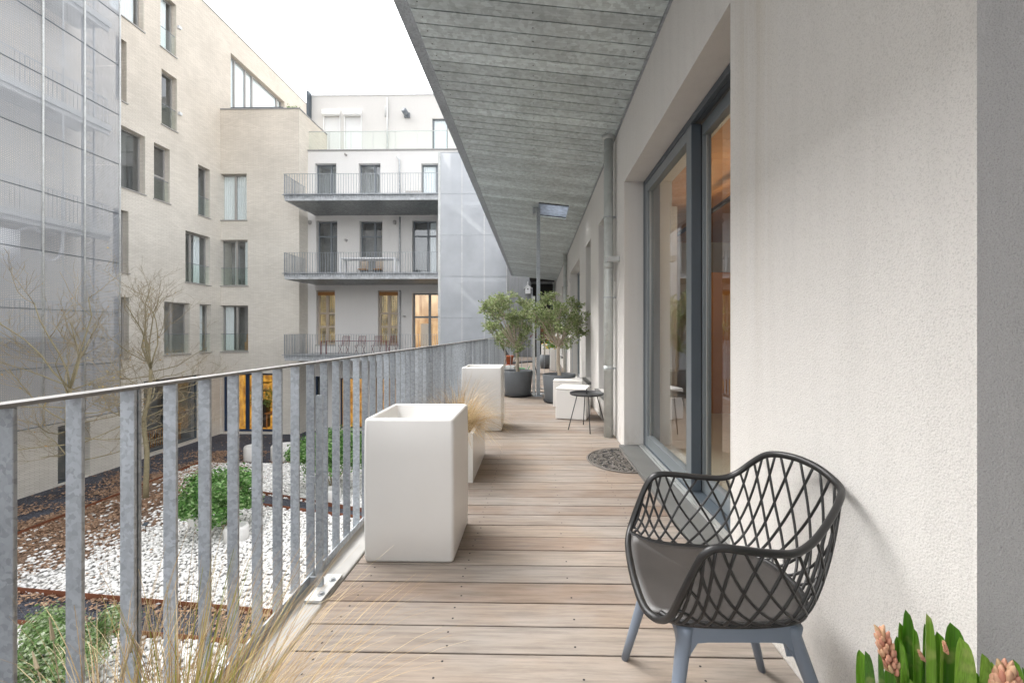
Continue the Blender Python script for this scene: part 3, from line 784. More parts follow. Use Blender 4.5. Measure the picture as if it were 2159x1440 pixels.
# glass balustrade
a = atY(648, 279, YW + .1); ztop = a.z; x = a.x
mb = MB(); i = 0
while x < 5.5:
    mb.box(x, x + 1.27, YW + .1, YW + .115, ZT + .05, ztop); x += 1.31
mb.build('glass_balustrade', M['glass_green'], fb)
mb = MB(); mb.box(a.x, 5.5, YW + .08, YW + .135, ztop, ztop + .025); x = a.x
while x < 5.5: mb.box(x - .015, x - .0, YW + .08, YW + .12, ZT + .08, ztop); x += 1.31
mb.build('glass_capping', M['alu'], fb)
mb = MB(); v = atY(817, 208, YP - .08); mb.tube([(v.x, YP - .1, v.z), (v.x, YP - .1, ZT)], .05, n=8); mb.tube([(v.x - .12, YP - .1, v.z - .5), (v.x - .12, YP - .1, v.z - 1.2)], .04, n=8); mb.build('drainpipe', M['galv_light'], fb, True)
v = atY(858, 243, YP); mb = MB(); mb.tube([(v.x - .04, YP - .5, v.z + .05), (v.x + .0, YP, v.z)], .17, n=14); mb.box(v.x - .15, v.x + .2, YP - .12, YP - .003, v.z - .2, v.z + .1); mb.build('flue', M['win_blue'], fb, True)
for px, w, hgt, mt in ((662, .12, .42, 'anthracite'), (673, .26, .5, 'anthracite'), (890, .7, .35, 'plinth')):
    v = atY(px, 200, YP + 1.5); mb = MB()
    if w > .5: mb.box(v.x - .75, v.x + .45, YP + 1.2, YP + 1.9, ZP, ZP + .55); mb.tube([(v.x - .3, YP + 1.3, ZP + .5), (v.x - .3, YP + 1.3, ZP + 3.3)], .03, n=6); mb.lathe([(.22, 0), (.25, .3), (.12, .4)], (v.x + .2, YP + 1.5, ZP + .5), 12)
    else:
        mb.lathe([(w * .8, 0), (w * .8, hgt * .4), (w * 1.15, hgt * .5), (w * 1.2, hgt * .9), (w * .5, hgt * 1.2), (0, hgt * 1.3)], (v.x, YP + 1.5, ZP), 14)
    mb.build('chimney', M[mt], fb)

# furniture on the far balconies
def slat_chair(loc, label, rot):
    t = thing('slatted_chair', label, 'chair', (0, 0, 0), 'folding chairs on the far lowest balcony')
    mb = MB()
    for k in range(6): mb.box(-.21, .21, -.2 + k * .07, -.155 + k * .07, .44, .455)
    mb.build('seat', M['red_metal'], t)
    mb = MB()
    mb.tube([(-.2, .2, .45), (-.2, .3, .92)], .012, n=6); mb.tube([(.2, .2, .45), (.2, .3, .92)], .012, n=6); mb.tube([(-.2, .3, .92), (.2, .3, .92)], .016, n=6)
    for k in range(7): mb.tube([(-.16 + k * .053, .21, .5), (-.16 + k * .053, .295, .91)], .009, n=5)
    mb.build('backrest', M['red_metal'], t)
    for s in (-1, 1):
        mb = MB(); mb.tube([(s * .2, -.2, .44), (s * .2, .22, 0)], .012, n=6); mb.build('leg', M['red_metal'], t)
        mb = MB(); mb.tube([(s * .215, .2, .44), (s * .215, -.22, 0)], .012, n=6); mb.build('leg', M['red_metal'], t)
    t.location = loc; t.rotation_euler[2] = rot; t.scale = (1.0, 1.0, 1.05)
    return t
names = ['leftmost burgundy slatted chair on the lowest far balcony', 'second from left burgundy slatted chair on the lowest far balcony', 'third from left burgundy slatted chair on the lowest far balcony', 'rightmost burgundy slatted chair on the lowest far balcony']
c0 = slat_chair((-10.6, 22.9, .01), names[0], 0)
for i in range(1, 4): dup(c0, (-10.6 + i * .9, 22.9, .01), names[i])
t = thing('slatted_table', 'long burgundy slatted table before the row of chairs on the far lowest balcony', 'table', (-9.8, 22.3, .01))
mb = MB()
for k in range(7): mb.box(-11.5, -7.9, 22.05 + k * .09, 22.11 + k * .09, .72, .74)
mb.build('tabletop', M['red_metal'], t)
for x in (-11.45, -7.95):
    for y in (22.07, 22.62): mb = MB(); mb.box(x - .02, x + .02, y - .02, y + .02, .01, .72); mb.build('leg', M['red_metal'], t)
for i, x in enumerate((-10.5, -9.3)):
    pass
t = thing('bar_table', 'long white table on the middle far balcony', 'table', (-8.6, 22.5, Z2))
A = atY(721, 545, 22.4); B = atY(838, 545, 22.4)
mb = MB(); mb.box(A.x, B.x, 22.1, 22.8, A.z - .07, A.z); mb.build('tabletop', M['white_metal'], t)
for x in (A.x, B.x - .1):
    for y in (22.1, 22.7): mb = MB(); mb.box(x, x + .1, y, y + .1, Z2, A.z - .07); mb.build('leg', M['white_metal'], t)
for i, px in enumerate((765, 797)):
    v = atY(px, 560, 23.1); mb = MB()
    sc_ = thing('balcony_chair', ('left' if i == 0 else 'right') + ' pale-backed chair behind the long white table on the middle far balcony', 'chair', (v.x, 23.1, Z2), 'chairs behind the white balcony table')
    mb.box(v.x - .22, v.x + .22, 22.9, 23.3, Z2 + .43, Z2 + .47); mb.build('seat', M['orange'], sc_, bevel=.02)
    mb = MB(); mb.box(v.x - .22, v.x + .22, 23.3, 23.34, Z2 + .5, Z2 + .95); mb.build('backrest', M['wood_frame'], sc_, bevel=.02)
    for sx in (-.2, .2):
        for sy in (22.92, 23.28): mb = MB(); mb.tube([(v.x + sx, sy, Z2 + .43), (v.x + sx * 1.1, sy, Z2)], .014, n=6); mb.build('leg', M['black'], sc_)
mb = MB(); v = atY(877, 405, 22.6); mb.box(v.x - .6, v.x + .55, 22.4, 23.1, Z3, Z3 + .38); mb.box(v.x - .55, v.x + .35, 22.5, 23, Z3 + .38, Z3 + .55)
tag(mb.build('cushion_box', M['win_grey'], bevel=.04), 'low grey covered box on the top far balcony', 'storage box')

# ------------------------------------------------------------------ far stair tower (right of the far building)
ft = thing('stair_tower', 'pale perforated metal stair enclosure between the far balconies and our terrace', 'stair tower', (-3.5, 21.3, GZ))
YS = 21.45
x0 = atY(927, 400, YS).x; x1 = atY(1100, 400, YS).x
ztop = atY(930, 322, YS).z; pw = (atY(1023, 400, YS).x - atY(976, 400, YS).x); ph_ = atY(930, 410, YS).z - atY(930, 497, YS).z
xs = [x0 + pw * i for i in range(7)]; zs = [ztop - ph_ * i for i in range(9)]
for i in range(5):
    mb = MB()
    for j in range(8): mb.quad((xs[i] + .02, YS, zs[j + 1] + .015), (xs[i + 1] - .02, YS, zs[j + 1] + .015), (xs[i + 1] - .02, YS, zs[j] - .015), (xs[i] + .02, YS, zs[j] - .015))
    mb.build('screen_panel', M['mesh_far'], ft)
mb = MB()
for x in xs[:6]: mb.box(x - .03, x + .03, YS + .01, YS + .07, zs[-1], ztop)
mb.build('post', M['galv_light'], ft)
mb = MB()
for z in zs: mb.box(xs[0], xs[5], YS - .008, YS + .008, z - .012, z + .012)
mb.build('panel_joint', M['galv'], ft)
mb = MB(); mb.box(xs[0] - .08, xs[0] + .04, YS - .02, 24.4, zs[-1], ztop + .03); mb.build('side_panel', M['galv_light'], ft)
for k, zb in enumerate((-4.2, -.1, 4.05, 8.1)):
    mb = MB()
    n = 12
    for i in range(n):
        f0 = i / n; xx = x0 + .5 + f0 * 4.2; zz = zb + 3.9 * (1 - f0)
        mb.box(xx, xx + .35, YS + .7, YS + 1.6, zz, zz + .04)
    mb.hexa([(x0 + .4, YS + .6, zb + 3.9), (x0 + .4, YS + .66, zb + 3.9), (x0 + 4.7, YS + .66, zb), (x0 + 4.7, YS + .6, zb), (x0 + .4, YS + .6, zb + 4.2), (x0 + .4, YS + .66, zb + 4.2), (x0 + 4.7, YS + .66, zb + .3), (x0 + 4.7, YS + .6, zb + .3)])
    mb.build('stair_flight', M['galv_light'], ft)
    mb = MB(); mb.box(x0, x1, YS + .5, 24.3, zb - .2, zb - .02); mb.build('landing', M['galv_far'], ft)
mb = MB()
mb.box(x0, x1 + 1, 24.28, 24.34, GZ, 11.7); mb.build('back_wall', M['concrete'], ft)

# ------------------------------------------------------------------ our building
XW = .935; GD = .20; ZL = 2.80
ob = thing('apartment_building', 'light rendered wall beside the deck with tall sliding door and deep window openings', 'building', (XW, 0, 0))
PO = Plane('X', XW, -1)
YD0, YD1 = atX(1540, 700, XW).y, atX(1316, 700, XW).y
holes = [(YD0, YD1, .03, ZL), (atX(1285, 700, XW).y, atX(1262, 700, XW).y, .38, ZL), (atX(1245.5, 700, XW).y, atX(1235, 700, XW).y, .38, ZL),
         (atX(1222, 700, XW).y, atX(1202, 700, XW).y, .03, ZL), (14.2, 14.9, .38, ZL), (16.6, 17.6, .03, ZL)]
YN = atX(2060, 700, XW).y
mb = MB(); PO.shell(mb, YN, 20.745, -.4, 8, holes, GD + .3)
mb.build('wall', M['stucco'], ob)
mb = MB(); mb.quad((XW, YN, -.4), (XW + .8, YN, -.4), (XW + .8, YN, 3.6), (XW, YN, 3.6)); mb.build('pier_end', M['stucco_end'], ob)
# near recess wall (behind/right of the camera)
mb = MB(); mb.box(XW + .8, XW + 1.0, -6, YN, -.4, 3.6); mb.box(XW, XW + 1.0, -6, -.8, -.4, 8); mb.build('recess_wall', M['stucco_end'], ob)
# sills
mb = MB(); mb.box(.885, XW + GD + .02, YD0 - .1, YD1 + .02, -.01, .031); sl = mb.build('door_sill', M['stone'], ob, bevel=.004)
for h in holes[1:3] + holes[4:5]:
    window(ob, PO, h, GD, 'anth_light', back='room_mid', sillmat='stone')
for h in (holes[3], holes[5]):
    window(ob, PO, h, GD, 'anth_light', back='room_mid', sill=False, name='door')
for h in holes[3:4]:
    mb = MB(); mb.box(.9, XW + .1, h[0], h[1], -.01, .03); mb.build('door_sill', M['stone'], ob)
# sliding door : frame, fixed leaf, sliding leaf
XG = XW + GD
Ya, Yb = YD0, YD1
sd = MB()
zb_, zt_ = .032, ZL - .004
sd.box(XG, XG + .16, Yb - .055, Yb - .002, zb_, zt_)                      # far jamb frame
for k in range(4): sd.box(XG + .04 * k + .002, XG + .04 * k + .034, Ya, Yb - .055, zt_ - .05 + .008 * k, zt_)
sd.box(XG + .002, XG + .16, Ya, Yb - .055, zb_, zb_ + .02)
door = sd.build('sliding_door', M['anthracite'], ob, bevel=.003)
def leaf(x0, x1, y0, y1, name, w=.085, wn=.085):
    m_ = MB(); m_.box(x0, x1, y0, y0 + wn, zb_ + .022, zt_ - .052); m_.box(x0, x1, y1 - w, y1, zb_ + .022, zt_ - .052)
    m_.box(x0 + .002, x1 - .002, y0 + wn, y1 - w, zb_ + .022, zb_ + .022 + .105); m_.box(x0 + .002, x1 - .002, y0 + wn, y1 - w, zt_ - .052 - .09, zt_ - .052)
    o = m_.build(name, M['anth_light'], door, bevel=.004)
    m_ = MB(); m_.box((x0 + x1) / 2, (x0 + x1) / 2 + .012, y0 + wn, y1 - w, zb_ + .12, zt_ - .14); m_.build('door_glass', M['glass_door'], door)
    m_ = MB(); xx = (x0 + x1) / 2 - .008
    m_.box(xx, xx + .006, y0 + wn, y0 + wn + .012, zb_ + .127, zt_ - .142); m_.box(xx, xx + .006, y1 - w - .012, y1 - w, zb_ + .127, zt_ - .142)
    m_.build('glazing_bead', M['alu'], door)
Ym = atX(1457, 700, XG + .005).y
leaf(XG + .005, XG + .075, Ym, Yb - .058, 'door_leaf', .07, .10)
leaf(XG + .085, XG + .15, Ya - .9, Ym + .035, 'door_leaf', .045, .1)
mb = MB(); mb.box(XG + .0765, XG + .084, Ym + .0, Ym + .10, zb_ + .03, zt_ - .06); mb.build('leaf_seal', M['black'], door)
mb = MB(); mb.box(XG + .004, XG + .076, Ym - .008, Ym - .0015, zb_ + .022, zt_ - .055); mb.build('leaf_stile', M['anthracite'], door, bevel=.003)
mb = MB(); mb.box(XG - .03, XG - .001, Ya, Yb - .01, .0312, .042); mb.box(XG - .055, XG - .034, Ya, Yb - .02, .0312, .036)
mb.build('threshold_track', M['alu'], door)
# room behind the door
mb = MB(); mb.quad((XG + .16, .5, .02), (7, .5, .02), (7, 8, .02), (XG + .16, 8, .02)); rf = mb.build('room_floor', M['int_floor'], ob)
mb = MB(); y = .5
while y < 8: mb.box(XG + .3, 7, y, min(y + .135, 8), 2.92, 2.94); y += .14
mb.build('room_ceiling', M['ceil_wood'], ob)
mb = MB(); mb.box(7, 7.1, .5, 8, 0, 2.94); mb.box(XG + .31, 7, 8, 8.1, 0, 2.94); mb.box(XG + .31, 7, .4, .5, 0, 2.94)
mb.build('room_wall', M['int_wall'], ob)
mb = MB(); mb.box(2.4, 3.4, 6.2, 6.7, .02, 2.1); mb.build('bookcase', M['ochre'], ob, bevel=.01)
mb = MB(); mb.box(2.2, 3.6, 3.0, 3.04, 2.72, 2.76); mb.box(2.2, 2.24, 2.2, 7, 2.72, 2.76)
trk = mb.build('track_rail', M['black'], ob)
for y in (3.0, 4.2, 5.4): 
    mb = MB(); mb.tube([(2.22, y, 2.72), (2.22, y, 2.60)], .01, n=6); mb.tube([(2.22, y, 2.62), (2.16, y - .1, 2.54)], .035, n=10); mb.build('spot', M['black'], trk)
    mb = MB(); mb.lathe([(0, 0), (.028, .004), (.028, .02), (0, .024)], (2.15, y - .11, 2.515), 10); mb.build('bulb', M['lamp'], trk)
for y in (3.0, 4.2):
    pl_ = bpy.data.lights.new('track_spot_fill', 'POINT'); pl_.energy = 3.5; pl_.color = (1, .72, .45); pl_.shadow_soft_size = .06  # added point lights, clear of the heads, stand in for the track spots
    lo_ = bpy.data.objects.new('track_spot_fill', pl_); COL.objects.link(lo_); lo_.location = (2.5, y + .3, 2.3)
# drainpipes
def pipe(parent, Y, ztop, r=.055, x=.85):
    m_ = MB(); m_.tube([(x, Y, .0), (x, Y, ztop)], r, n=20)
    m_.tube([(x, Y, ztop - .05), (x, Y, ztop - .005)], r * 1.2, r * 1.45, n=20)
    m_.tube([(x, Y, .75), (x, Y, .83)], r * 1.06, n=20); m_.tube([(x, Y, 1.95), (x, Y, 2.03)], r * 1.06, n=20)
    o = m_.build('drainpipe', M['pipe'], parent, True)
    m_ = MB()
    for z in (.80, 1.62, 2.55):
        m_.tube([(x + (r + .004) * math.cos(a * .5236), Y + (r + .004) * math.sin(a * .5236), z) for a in range(12)], .006, n=6, closed=True)
        m_.tube([(x + r, Y - .01, z), (XW, Y - .01, z)], .006, n=6); m_.tube([(x + r + .01, Y - .03, z), (x + r + .01, Y + .03, z)], .009, n=6)
    m_.build('pipe_clamp', M['galv'], o)
v = atZ(1283, 921, 0)
pipe(ob, v.y, 3.50); pipe(ob, 12.1, 3.5, .055, .86); pipe(ob, 19.3, 3.5, .055, .86)
v = atX(1300, 546, .90); mb = MB(); mb.box(.80, XW - .002, v.y - .02, v.y + .06, v.z - .03, v.z + .03); mb.build('outdoor_lamp', M['galv_light'], ob, bevel=.004)
# soffit / balcony above
ZSR, ZSL, XSL = 3.484, 3.702, -.966
def zs_(x): return ZSR + (XW - x) * (ZSL - ZSR) / (XW - XSL)
YSE = 18.45
ab = MB(); k = 0; y = 3.187 - .153 * 34; pl_y = []
sky0, sky1 = 7.75, 8.45
SX0, SX1 = .06, .62
ab.cur = 0
while y < YSE:
    y1 = min(y + .1425, YSE); pl_y.append((y, y1))
    def strip(xa, xb):
        dz = random.uniform(-.0006, .0006)
        za, zb2 = zs_(xa) + dz, zs_(xb) + dz
        ab.hexa([(xa, y, za), (xb, y, zb2), (xb, y1, zb2), (xa, y1, za), (xa, y, za + .02), (xb, y, zb2 + .02), (xb, y1, zb2 + .02), (xa, y1, za + .02)])
    if y1 > sky0 and y < sky1: strip(XSL + .006, SX0); strip(SX1, XW - .02)
    else: strip(XSL + .006, XW - .02)
    y += .153
ab.cur = 1
for (ya, yb_) in pl_y:
    if ya < 1 or ya > 13: continue
    for xx in (XSL + .08, -.02, .80):
        if xx == -.02 and sky0 < ya < sky1: continue
        z = zs_(xx) - .0035; yc = (ya + yb_) / 2
        ab.add([(xx + .006 * math.cos(a), yc + .006 * math.sin(a), z) for a in [i * math.pi / 4 for i in range(8)]], [tuple(range(7, -1, -1))])
sof = ab.build('soffit', [M['galv_dark'], M['dark_gap']], ob)
mb = MB()
def slabpiece(xa, xb, ya, yb):
    za, zb2 = zs_(xa) + .024, zs_(xb) + .024
    mb.hexa([(xa, ya, za), (xb, ya, zb2), (xb, yb, zb2), (xa, yb, za), (xa, ya, 4.0), (xb, ya, 4.0), (xb, yb, 3.9), (xa, yb, 3.9)])
slabpiece(XSL + .01, XW, -2.2, sky0 - .1); slabpiece(XSL + .01, XW, sky1 + .1, YSE); slabpiece(XSL + .01, SX0 - .1, sky0 - .1, sky1 + .1); slabpiece(SX1 + .1, XW, sky0 - .1, sky1 + .1)
mb.build('balcony_slab', M['dark_gap'], ob)
mb = MB()
mb.hexa([(-1.064, -2.2, ZSL - .004), (XSL - .001, -2.2, ZSL - .004), (XSL - .001, YSE, ZSL - .004), (-1.064, YSE, ZSL - .004), (-1.064, -2.2, ZSL + .012), (XSL - .001, -2.2, ZSL + .012), (XSL - .001, YSE, ZSL + .012), (-1.064, YSE, ZSL + .012)])
mb.box(-1.07, -1.055, -2.2, YSE, ZSL + .012, 4.05); mb.build('fascia', M['galv'], ob)
mb = MB(); mb.hexa([(XW - .018, -2, ZSR - .012), (XW - .001, -2, ZSR - .012), (XW - .001, YSE, ZSR - .012), (XW - .018, YSE, ZSR - .012), (XW - .018, -2, ZSR + .03), (XW - .001, -2, ZSR + .03), (XW - .001, YSE, ZSR + .03), (XW - .018, YSE, ZSR + .03)])
mb.build('soffit_trim', M['galv'], ob)
mb = MB(); za_, zb3 = zs_(SX0) + .012, zs_(SX1) + .012
mb.hexa([(SX0, sky0 + .01, za_), (SX1, sky0 + .01, zb3), (SX1, sky1, zb3), (SX0, sky1, za_), (SX0, sky0 + .01, za_ + .01), (SX1, sky0 + .01, zb3 + .01), (SX1, sky1, zb3 + .01), (SX0, sky1, za_ + .01)])
mb.build('skylight', m_leaf('wired_skylight', (.36, .39, .44), (.40, .43, .47), None, .4, .8), ob)
mb = MB()
v = atZ(1135, 835, 0); PY = v.y; PXX = v.x
mb.box(PXX - .035, PXX + .035, PY - .035, PY + .035, 0, zs_(PXX) + .0); mb.box(PXX - .11, PXX - .05, PY - .06, PY + .06, zs_(PXX) - .13, zs_(PXX) - .01)
mb.box(PXX - .1, PXX + .08, PY - .08, PY + .08, .0, .012)
mb.build('column', M['galv'], ob, bevel=.004)
mb = MB(); v = atZ(1125.5, 834, 0); mb.box(v.x - .025, v.x + .025, PY - .02, PY + .05, 0, 1.9); mb.build('privacy_post', M['galv_light'], ob, bevel=.004)

# ------------------------------------------------------------------ decks
def deck(y0, y1, name, xl=-.944, xr=.93):
    mb = MB(); rr = random.Random(11); y = 1.58 - .151 * 40
    while y + .151 < y0: y += .151
    while y < y1 - .01:
        a = max(y + .004, y0); b = min(y + .147, y1); e = rr.uniform(-.004, .004); dz = rr.uniform(-.0012, .0012)
        mb.box(xl + e, xr, a, b, -.028, dz); y += .151
    return mb.build(name, M['wood'], kind='structure', bevel=.0018, seg=1)
deck(-1.2, 8.22, 'deck'); deck(8.52, 20.4, 'deck')
# screws
mb = MB(); y = 1.58 - .151 * 8
while y < 4.5:
    for x in (-.83, -.35, .16, .60):
        for q in (.04, .11):
            if abs(x) < .2 and q > .1: continue
            yy = y + q + random.uniform(-.004, .004); xx = x + random.uniform(-.012, .012)
            mb.add([(xx + .0048 * math.cos(a), yy + .0048 * math.sin(a), .0016) for a in [i * math.pi / 3 for i in range(6)]], [tuple(range(6))])
    y += .151
mb.build('deck_screws', M['dark_gap'], kind='structure')
mb = MB(); mb.box(-.93, .93, -1.2, 20.4, -.32, -.10); mb.build('deck_slab', M['dark_gap'], kind='structure')
mb = MB(); mb.box(-1.13, -.958, -1.2, 20.4, -.30, -.006)
mb.build('deck_kerb', M['kerb'], kind='structure', bevel=.012, seg=3)
mb = MB(); mb.box(-1.165, -1.132, -1.2, 20.4, -.42, -.05); mb.build('deck_fascia', M['galv_light'], kind='structure')

# ------------------------------------------------------------------ our railing
XRI, XRO = -1.08, -1.12
def railing(y0, y1, label, offs=0.0, joint=None):
    t = thing('railing', label, 'railing', (XRI, y0, 0), None)
    zt_ = HC - .1465
    mb = MB()
    js = sorted([j for j in (joint or []) if y0 < j < y1]); ed = [y0] + js + [y1]
    for i in range(len(ed) - 1): mb.box(XRO, XRI + .002, ed[i] + (.0015 if i else 0), ed[i + 1] - .0015, zt_ - .0095, zt_)
    mb.build('handrail', M['rail_top'], t, bevel=.0015, seg=2)
    mb = MB(); mb.box(XRI - .009, XRI - .001, y0, y1, .012, .052); mb.box(XRO, XRI - .009, y0, y1, .012, .020); mb.build('bottom_rail', M['galv'], t, bevel=.001)
    y = y0 + offs; n = 0
    while y < y1 - .01 and n < 98:
        mb = MB(); mb.box(XRO, XRI, y, y + .0085, .0205, zt_ - .010)
        # small fillet gussets under the rail
        mb.build('baluster', M['galv_bar'], t, bevel=.0012, seg=1)
        y += .1305; n += 1
    return t
yb = atX(283, 900, XRI).y       # double baluster joint
SP = .1305
n0 = int((yb + .3) / SP)
Y0 = yb - n0 * SP
Yend = atX(1026, 714, XRI).y
tr = railing(Y0, 9.35, 'galvanised flat-bar railing running along the left edge of our deck', 0, [yb + .0125])
mb = MB(); mb.box(XRO, XRI, yb + .0130, yb + .0215, .0205, HC - .157); mb.build('baluster', M['galv_bar'], tr, bevel=.0012)
v = atZ(684, 1236, .012); 
for fy in (v.y, v.y + 2.09, v.y + 4.18):
    mb = MB(); mb.box(-1.045, -.965, fy - .10, fy + .11, -.004, .010); fp = mb.build('foot_plate', M['galv_light'], tr, bevel=.002)
    mb = MB(); mb.box(-1.045, -1.012, fy, fy + .0085, .010, HC - .30); mb.box(XRI, -1.012, fy + .0085, fy + .016, .5, .53); mb.box(XRI, -1.012, fy + .0085, fy + .016, .012, .05)
    mb.build('post', M['galv'], fp)
    for q in (-.055, .055):
        mb = MB(); mb.lathe([(.016, 0), (.016, .003), (.009, .0035), (.009, .010), (0, .011)], (-.99, fy + q, .010), 16); mb.build('bolt', M['galv'], fp)
tr2 = railing(9.42, 20.3, 'galvanised railing continuing along the neighbouring terrace behind the divider', .02)
# divider across the deck
YDv = 8.36
t = thing('railing', 'thin-barred divider railing across the deck between our terrace and the neighbours', 'railing', (0, YDv, 0))
zt_ = 1.085
mb = MB(); mb.box(-.955, .90, YDv - .02, YDv + .02, zt_ - .01, zt_); mb.build('handrail', M['galv_light'], t)
mb = MB(); mb.box(-.955, .90, YDv - .02, YDv + .02, .08, .095); mb.build('bottom_rail', M['galv_light'], t)
x = -.95
while x < .9: mb = MB(); mb.box(x, x + .009, YDv - .018, YDv + .018, .095, zt_ - .01); mb.build('baluster', M['galv_bar'], t); x += .112
mb = MB(); mb.box(-.99, .93, 8.24, 8.50, -.06, -.02); mb.build('drain_channel', M['concrete'], kind='structure')

# end wall, dark passage
gw = thing('end_wall', 'grey rendered end wall with dark passage under the balcony', 'wall', (-.8, 20.5, 0))
mb = MB(); xa = atY(1069, 600, 20.5).x; xb = atY(1119, 600, 20.5).x
mb.box(xa, xb, 20.5, 20.9, -4.6, 4.0); mb.box(xa, XW + 3, 20.7, 20.9, 3.62, 9); mb.build('render_face', M['concrete'], gw)
mb = MB(); mb.box(xb + .01, XW - .003, 20.75, 20.85, -.3, 3.6); mb.box(xb - .05, XW - .003, 18.47, 20.69, 3.72, 3.9); mb.box(XW + .002, XW + .6, 20.62, 22.5, -.3, 3.4); mb.build('passage_shade', M['dark_gap'], gw)  # near-black panels and added ceiling stand in for the passage's shade
mb = MB(); mb.box(xb, xb + .1, 20.45, 20.55, 0, 3.4); mb.build('corner_post', M['galv'], gw)
v = atY(1113, 610, 20.4)
bh = thing('birdhouse', 'small white wooden birdhouse hanging on the grey end wall', 'birdhouse', (v.x, 20.4, v.z))
mb = MB(); w = .13; x, z = v.x, v.z
mb.add([(x - w, 20.32, z - .22), (x + w, 20.32, z - .22), (x + w, 20.32, z + .05), (x, 20.32, z + .2), (x - w, 20.32, z + .05), (x - w, 20.48, z - .22), (x + w, 20.48, z - .22), (x + w, 20.48, z + .05), (x, 20.48, z + .2), (x - w, 20.48, z + .05)],
       [(0, 1, 2, 3, 4), (9, 8, 7, 6, 5), (0, 5, 6, 1), (1, 6, 7, 2), (2, 7, 8, 3), (3, 8, 9, 4), (4, 9, 5, 0)])
mb.build('house_body', M['white_metal'], bh)
mb = MB()
for s in (-1, 1): mb.hexa([(x, 20.28, z + .2), (x + s * .18, 20.28, z + .02), (x + s * .18, 20.5, z + .02), (x, 20.5, z + .2), (x, 20.28, z + .225), (x + s * .2, 20.28, z + .035), (x + s * .2, 20.5, z + .035), (x, 20.5, z + .225)])
mb.box(x - .015, x + .015, 20.4, 20.48, z + .22, z + .38); mb.build('house_roof', M['white_metal'], bh)
mb = MB(); mb.tube([(x, 20.319, z), (x, 20.312, z)], .035, n=12); mb.build('entrance_hole', M['black'], bh)

# ------------------------------------------------------------------ white tall planters
def planter(name, label, x0, x1, y0, y1, hgt, group=None, mat='white_plastic', rad=.02, wall=.035):
    mb = MB(); n = 5
    def ring(a0, a1, b0, b1, r, z):
        pts = []
        for cx_, cy_, s in ((a1 - r, b1 - r, 0), (a0 + r, b1 - r, 1), (a0 + r, b0 + r, 2), (a1 - r, b0 + r, 3)):
            for i in range(n + 1):
                a = (s + i / n) * math.pi / 2; pts.append((cx_ + r * math.cos(a), cy_ + r * math.sin(a), z))
        return pts
    rings = []
    def add(ins, z, r): rings.append(ring(x0 + ins, x1 - ins, y0 + ins, y1 - ins, max(r, .004), z))
    e = rad * .8
    add(e, 0.0, rad * .6); add(e * .3, e * .3, rad); add(0, e, rad)
    for q in (.25, .5, .75): add(-.003 * math.sin(q * 3.14), hgt * q, rad)
    add(0, hgt - e, rad); add(e * .3, hgt - e * .3, rad); add(e, hgt, rad * .8)
    add(wall - e * .6, hgt, rad * .7); add(wall, hgt - e * .6, rad * .7); add(wall + .01, hgt - .2, rad * .7)
    k = len(rings[0]); vs = [p for r_ in rings for p in r_]
    fs = [(i * k + j, i * k + (j + 1) % k, (i + 1) * k + (j + 1) % k, (i + 1) * k + j) for i in range(len(rings) - 1) for j in range(k)]
    fs.append(tuple(range(k - 1, -1, -1))); fs.append(tuple((len(rings) - 1) * k + j for j in range(k)))
    mb.add(vs, fs); o = mb.build(name, M[mat], smooth=True); return tag(o, label, 'planter', group)
a = atZ(765, 1186, 0); b = atZ(957, 1186, 0)
planter('tall_planter', 'tall empty white square planter nearest the camera by the railing', a.x + .004, b.x, a.y, a.y + .475, .762, 'tall white planters on the deck')
a = atZ(973, 909, 0); b = atZ(1057.5, 909, 0)
planter('tall_planter', 'tall empty white square planter behind the ornamental grass', a.x, b.x, a.y, a.y + .475, .785, 'tall white planters on the deck')

# grass trough
a = atZ(997, 1018, 0); gy0 = a.y; gx1 = a.x; gx0 = gx1 - .40; gy1 = gy0 + .80
tr_ = thing('trough_planter', 'low white metal trough holding a straw-coloured grass between the two tall planters', 'planter', (gx1, gy0, 0))
mb = MB(); w = .028; Hh = .40
mb.box(gx0, gx1, gy0, gy0 + w, 0, Hh); mb.box(gx0, gx1, gy1 - w, gy1, 0, Hh); mb.box(gx0, gx0 + w, gy0 + w, gy1 - w, 0, Hh - .0005); mb.box(gx1 - w, gx1, gy0 + w, gy1 - w, 0, Hh - .0005)
mb.box(gx0 + w, gx1 - w, gy0 + w, gy1 - w, .0, .02)
mb.build('trough', M['white_gloss'], tr_, bevel=.002)
mb = MB(); mb.box(gx0 + w + .002, gx1 - w - .002, gy0 + w + .002, gy1 - w - .002, .2, .34); mb.build('soil', M['soil'], tr_)
def blades(mb, base, n, L, spread, rng, w=.0018, lean=(0, 0), droop=1.0, rb=.08, up=.4):
    for i in range(n):
        a = rng.uniform(0, 6.283); q = rng.random() ** .6
        d = Vector((math.cos(a), math.sin(a), 0)) * spread * q + Vector((lean[0], lean[1], 0)) * rng.uniform(.4, 1.3)
        l = L * rng.uniform(.6, 1.12)
        p0 = Vector(base) + Vector((math.cos(a), math.sin(a), 0)) * rb * rng.random()
        wd = Vector((-math.sin(a + rng.uniform(-.8, .8)), math.cos(a), 0)).normalized() * w * rng.uniform(.6, 1.2)
        prev = None; N = 7
        vs = []; pos = p0.copy(); dirv = (Vector((0, 0, 1)) + d * up).normalized()
        for k in range(N + 1):
            t = k / N; ww = wd * (1 - t * .8)
            vs += [pos - ww, pos + ww]
            dirv = (dirv + d * .16 * droop - Vector((0, 0, 1)) * .24 * droop * t * (spread * q + .25)).normalized()
            pos = pos + dirv * (l / N)
        mb.add(vs, [(2 * k, 2 * k + 1, 2 * k + 3, 2 * k + 2) for k in range(N)])
rg = random.Random(21)
mb = MB()
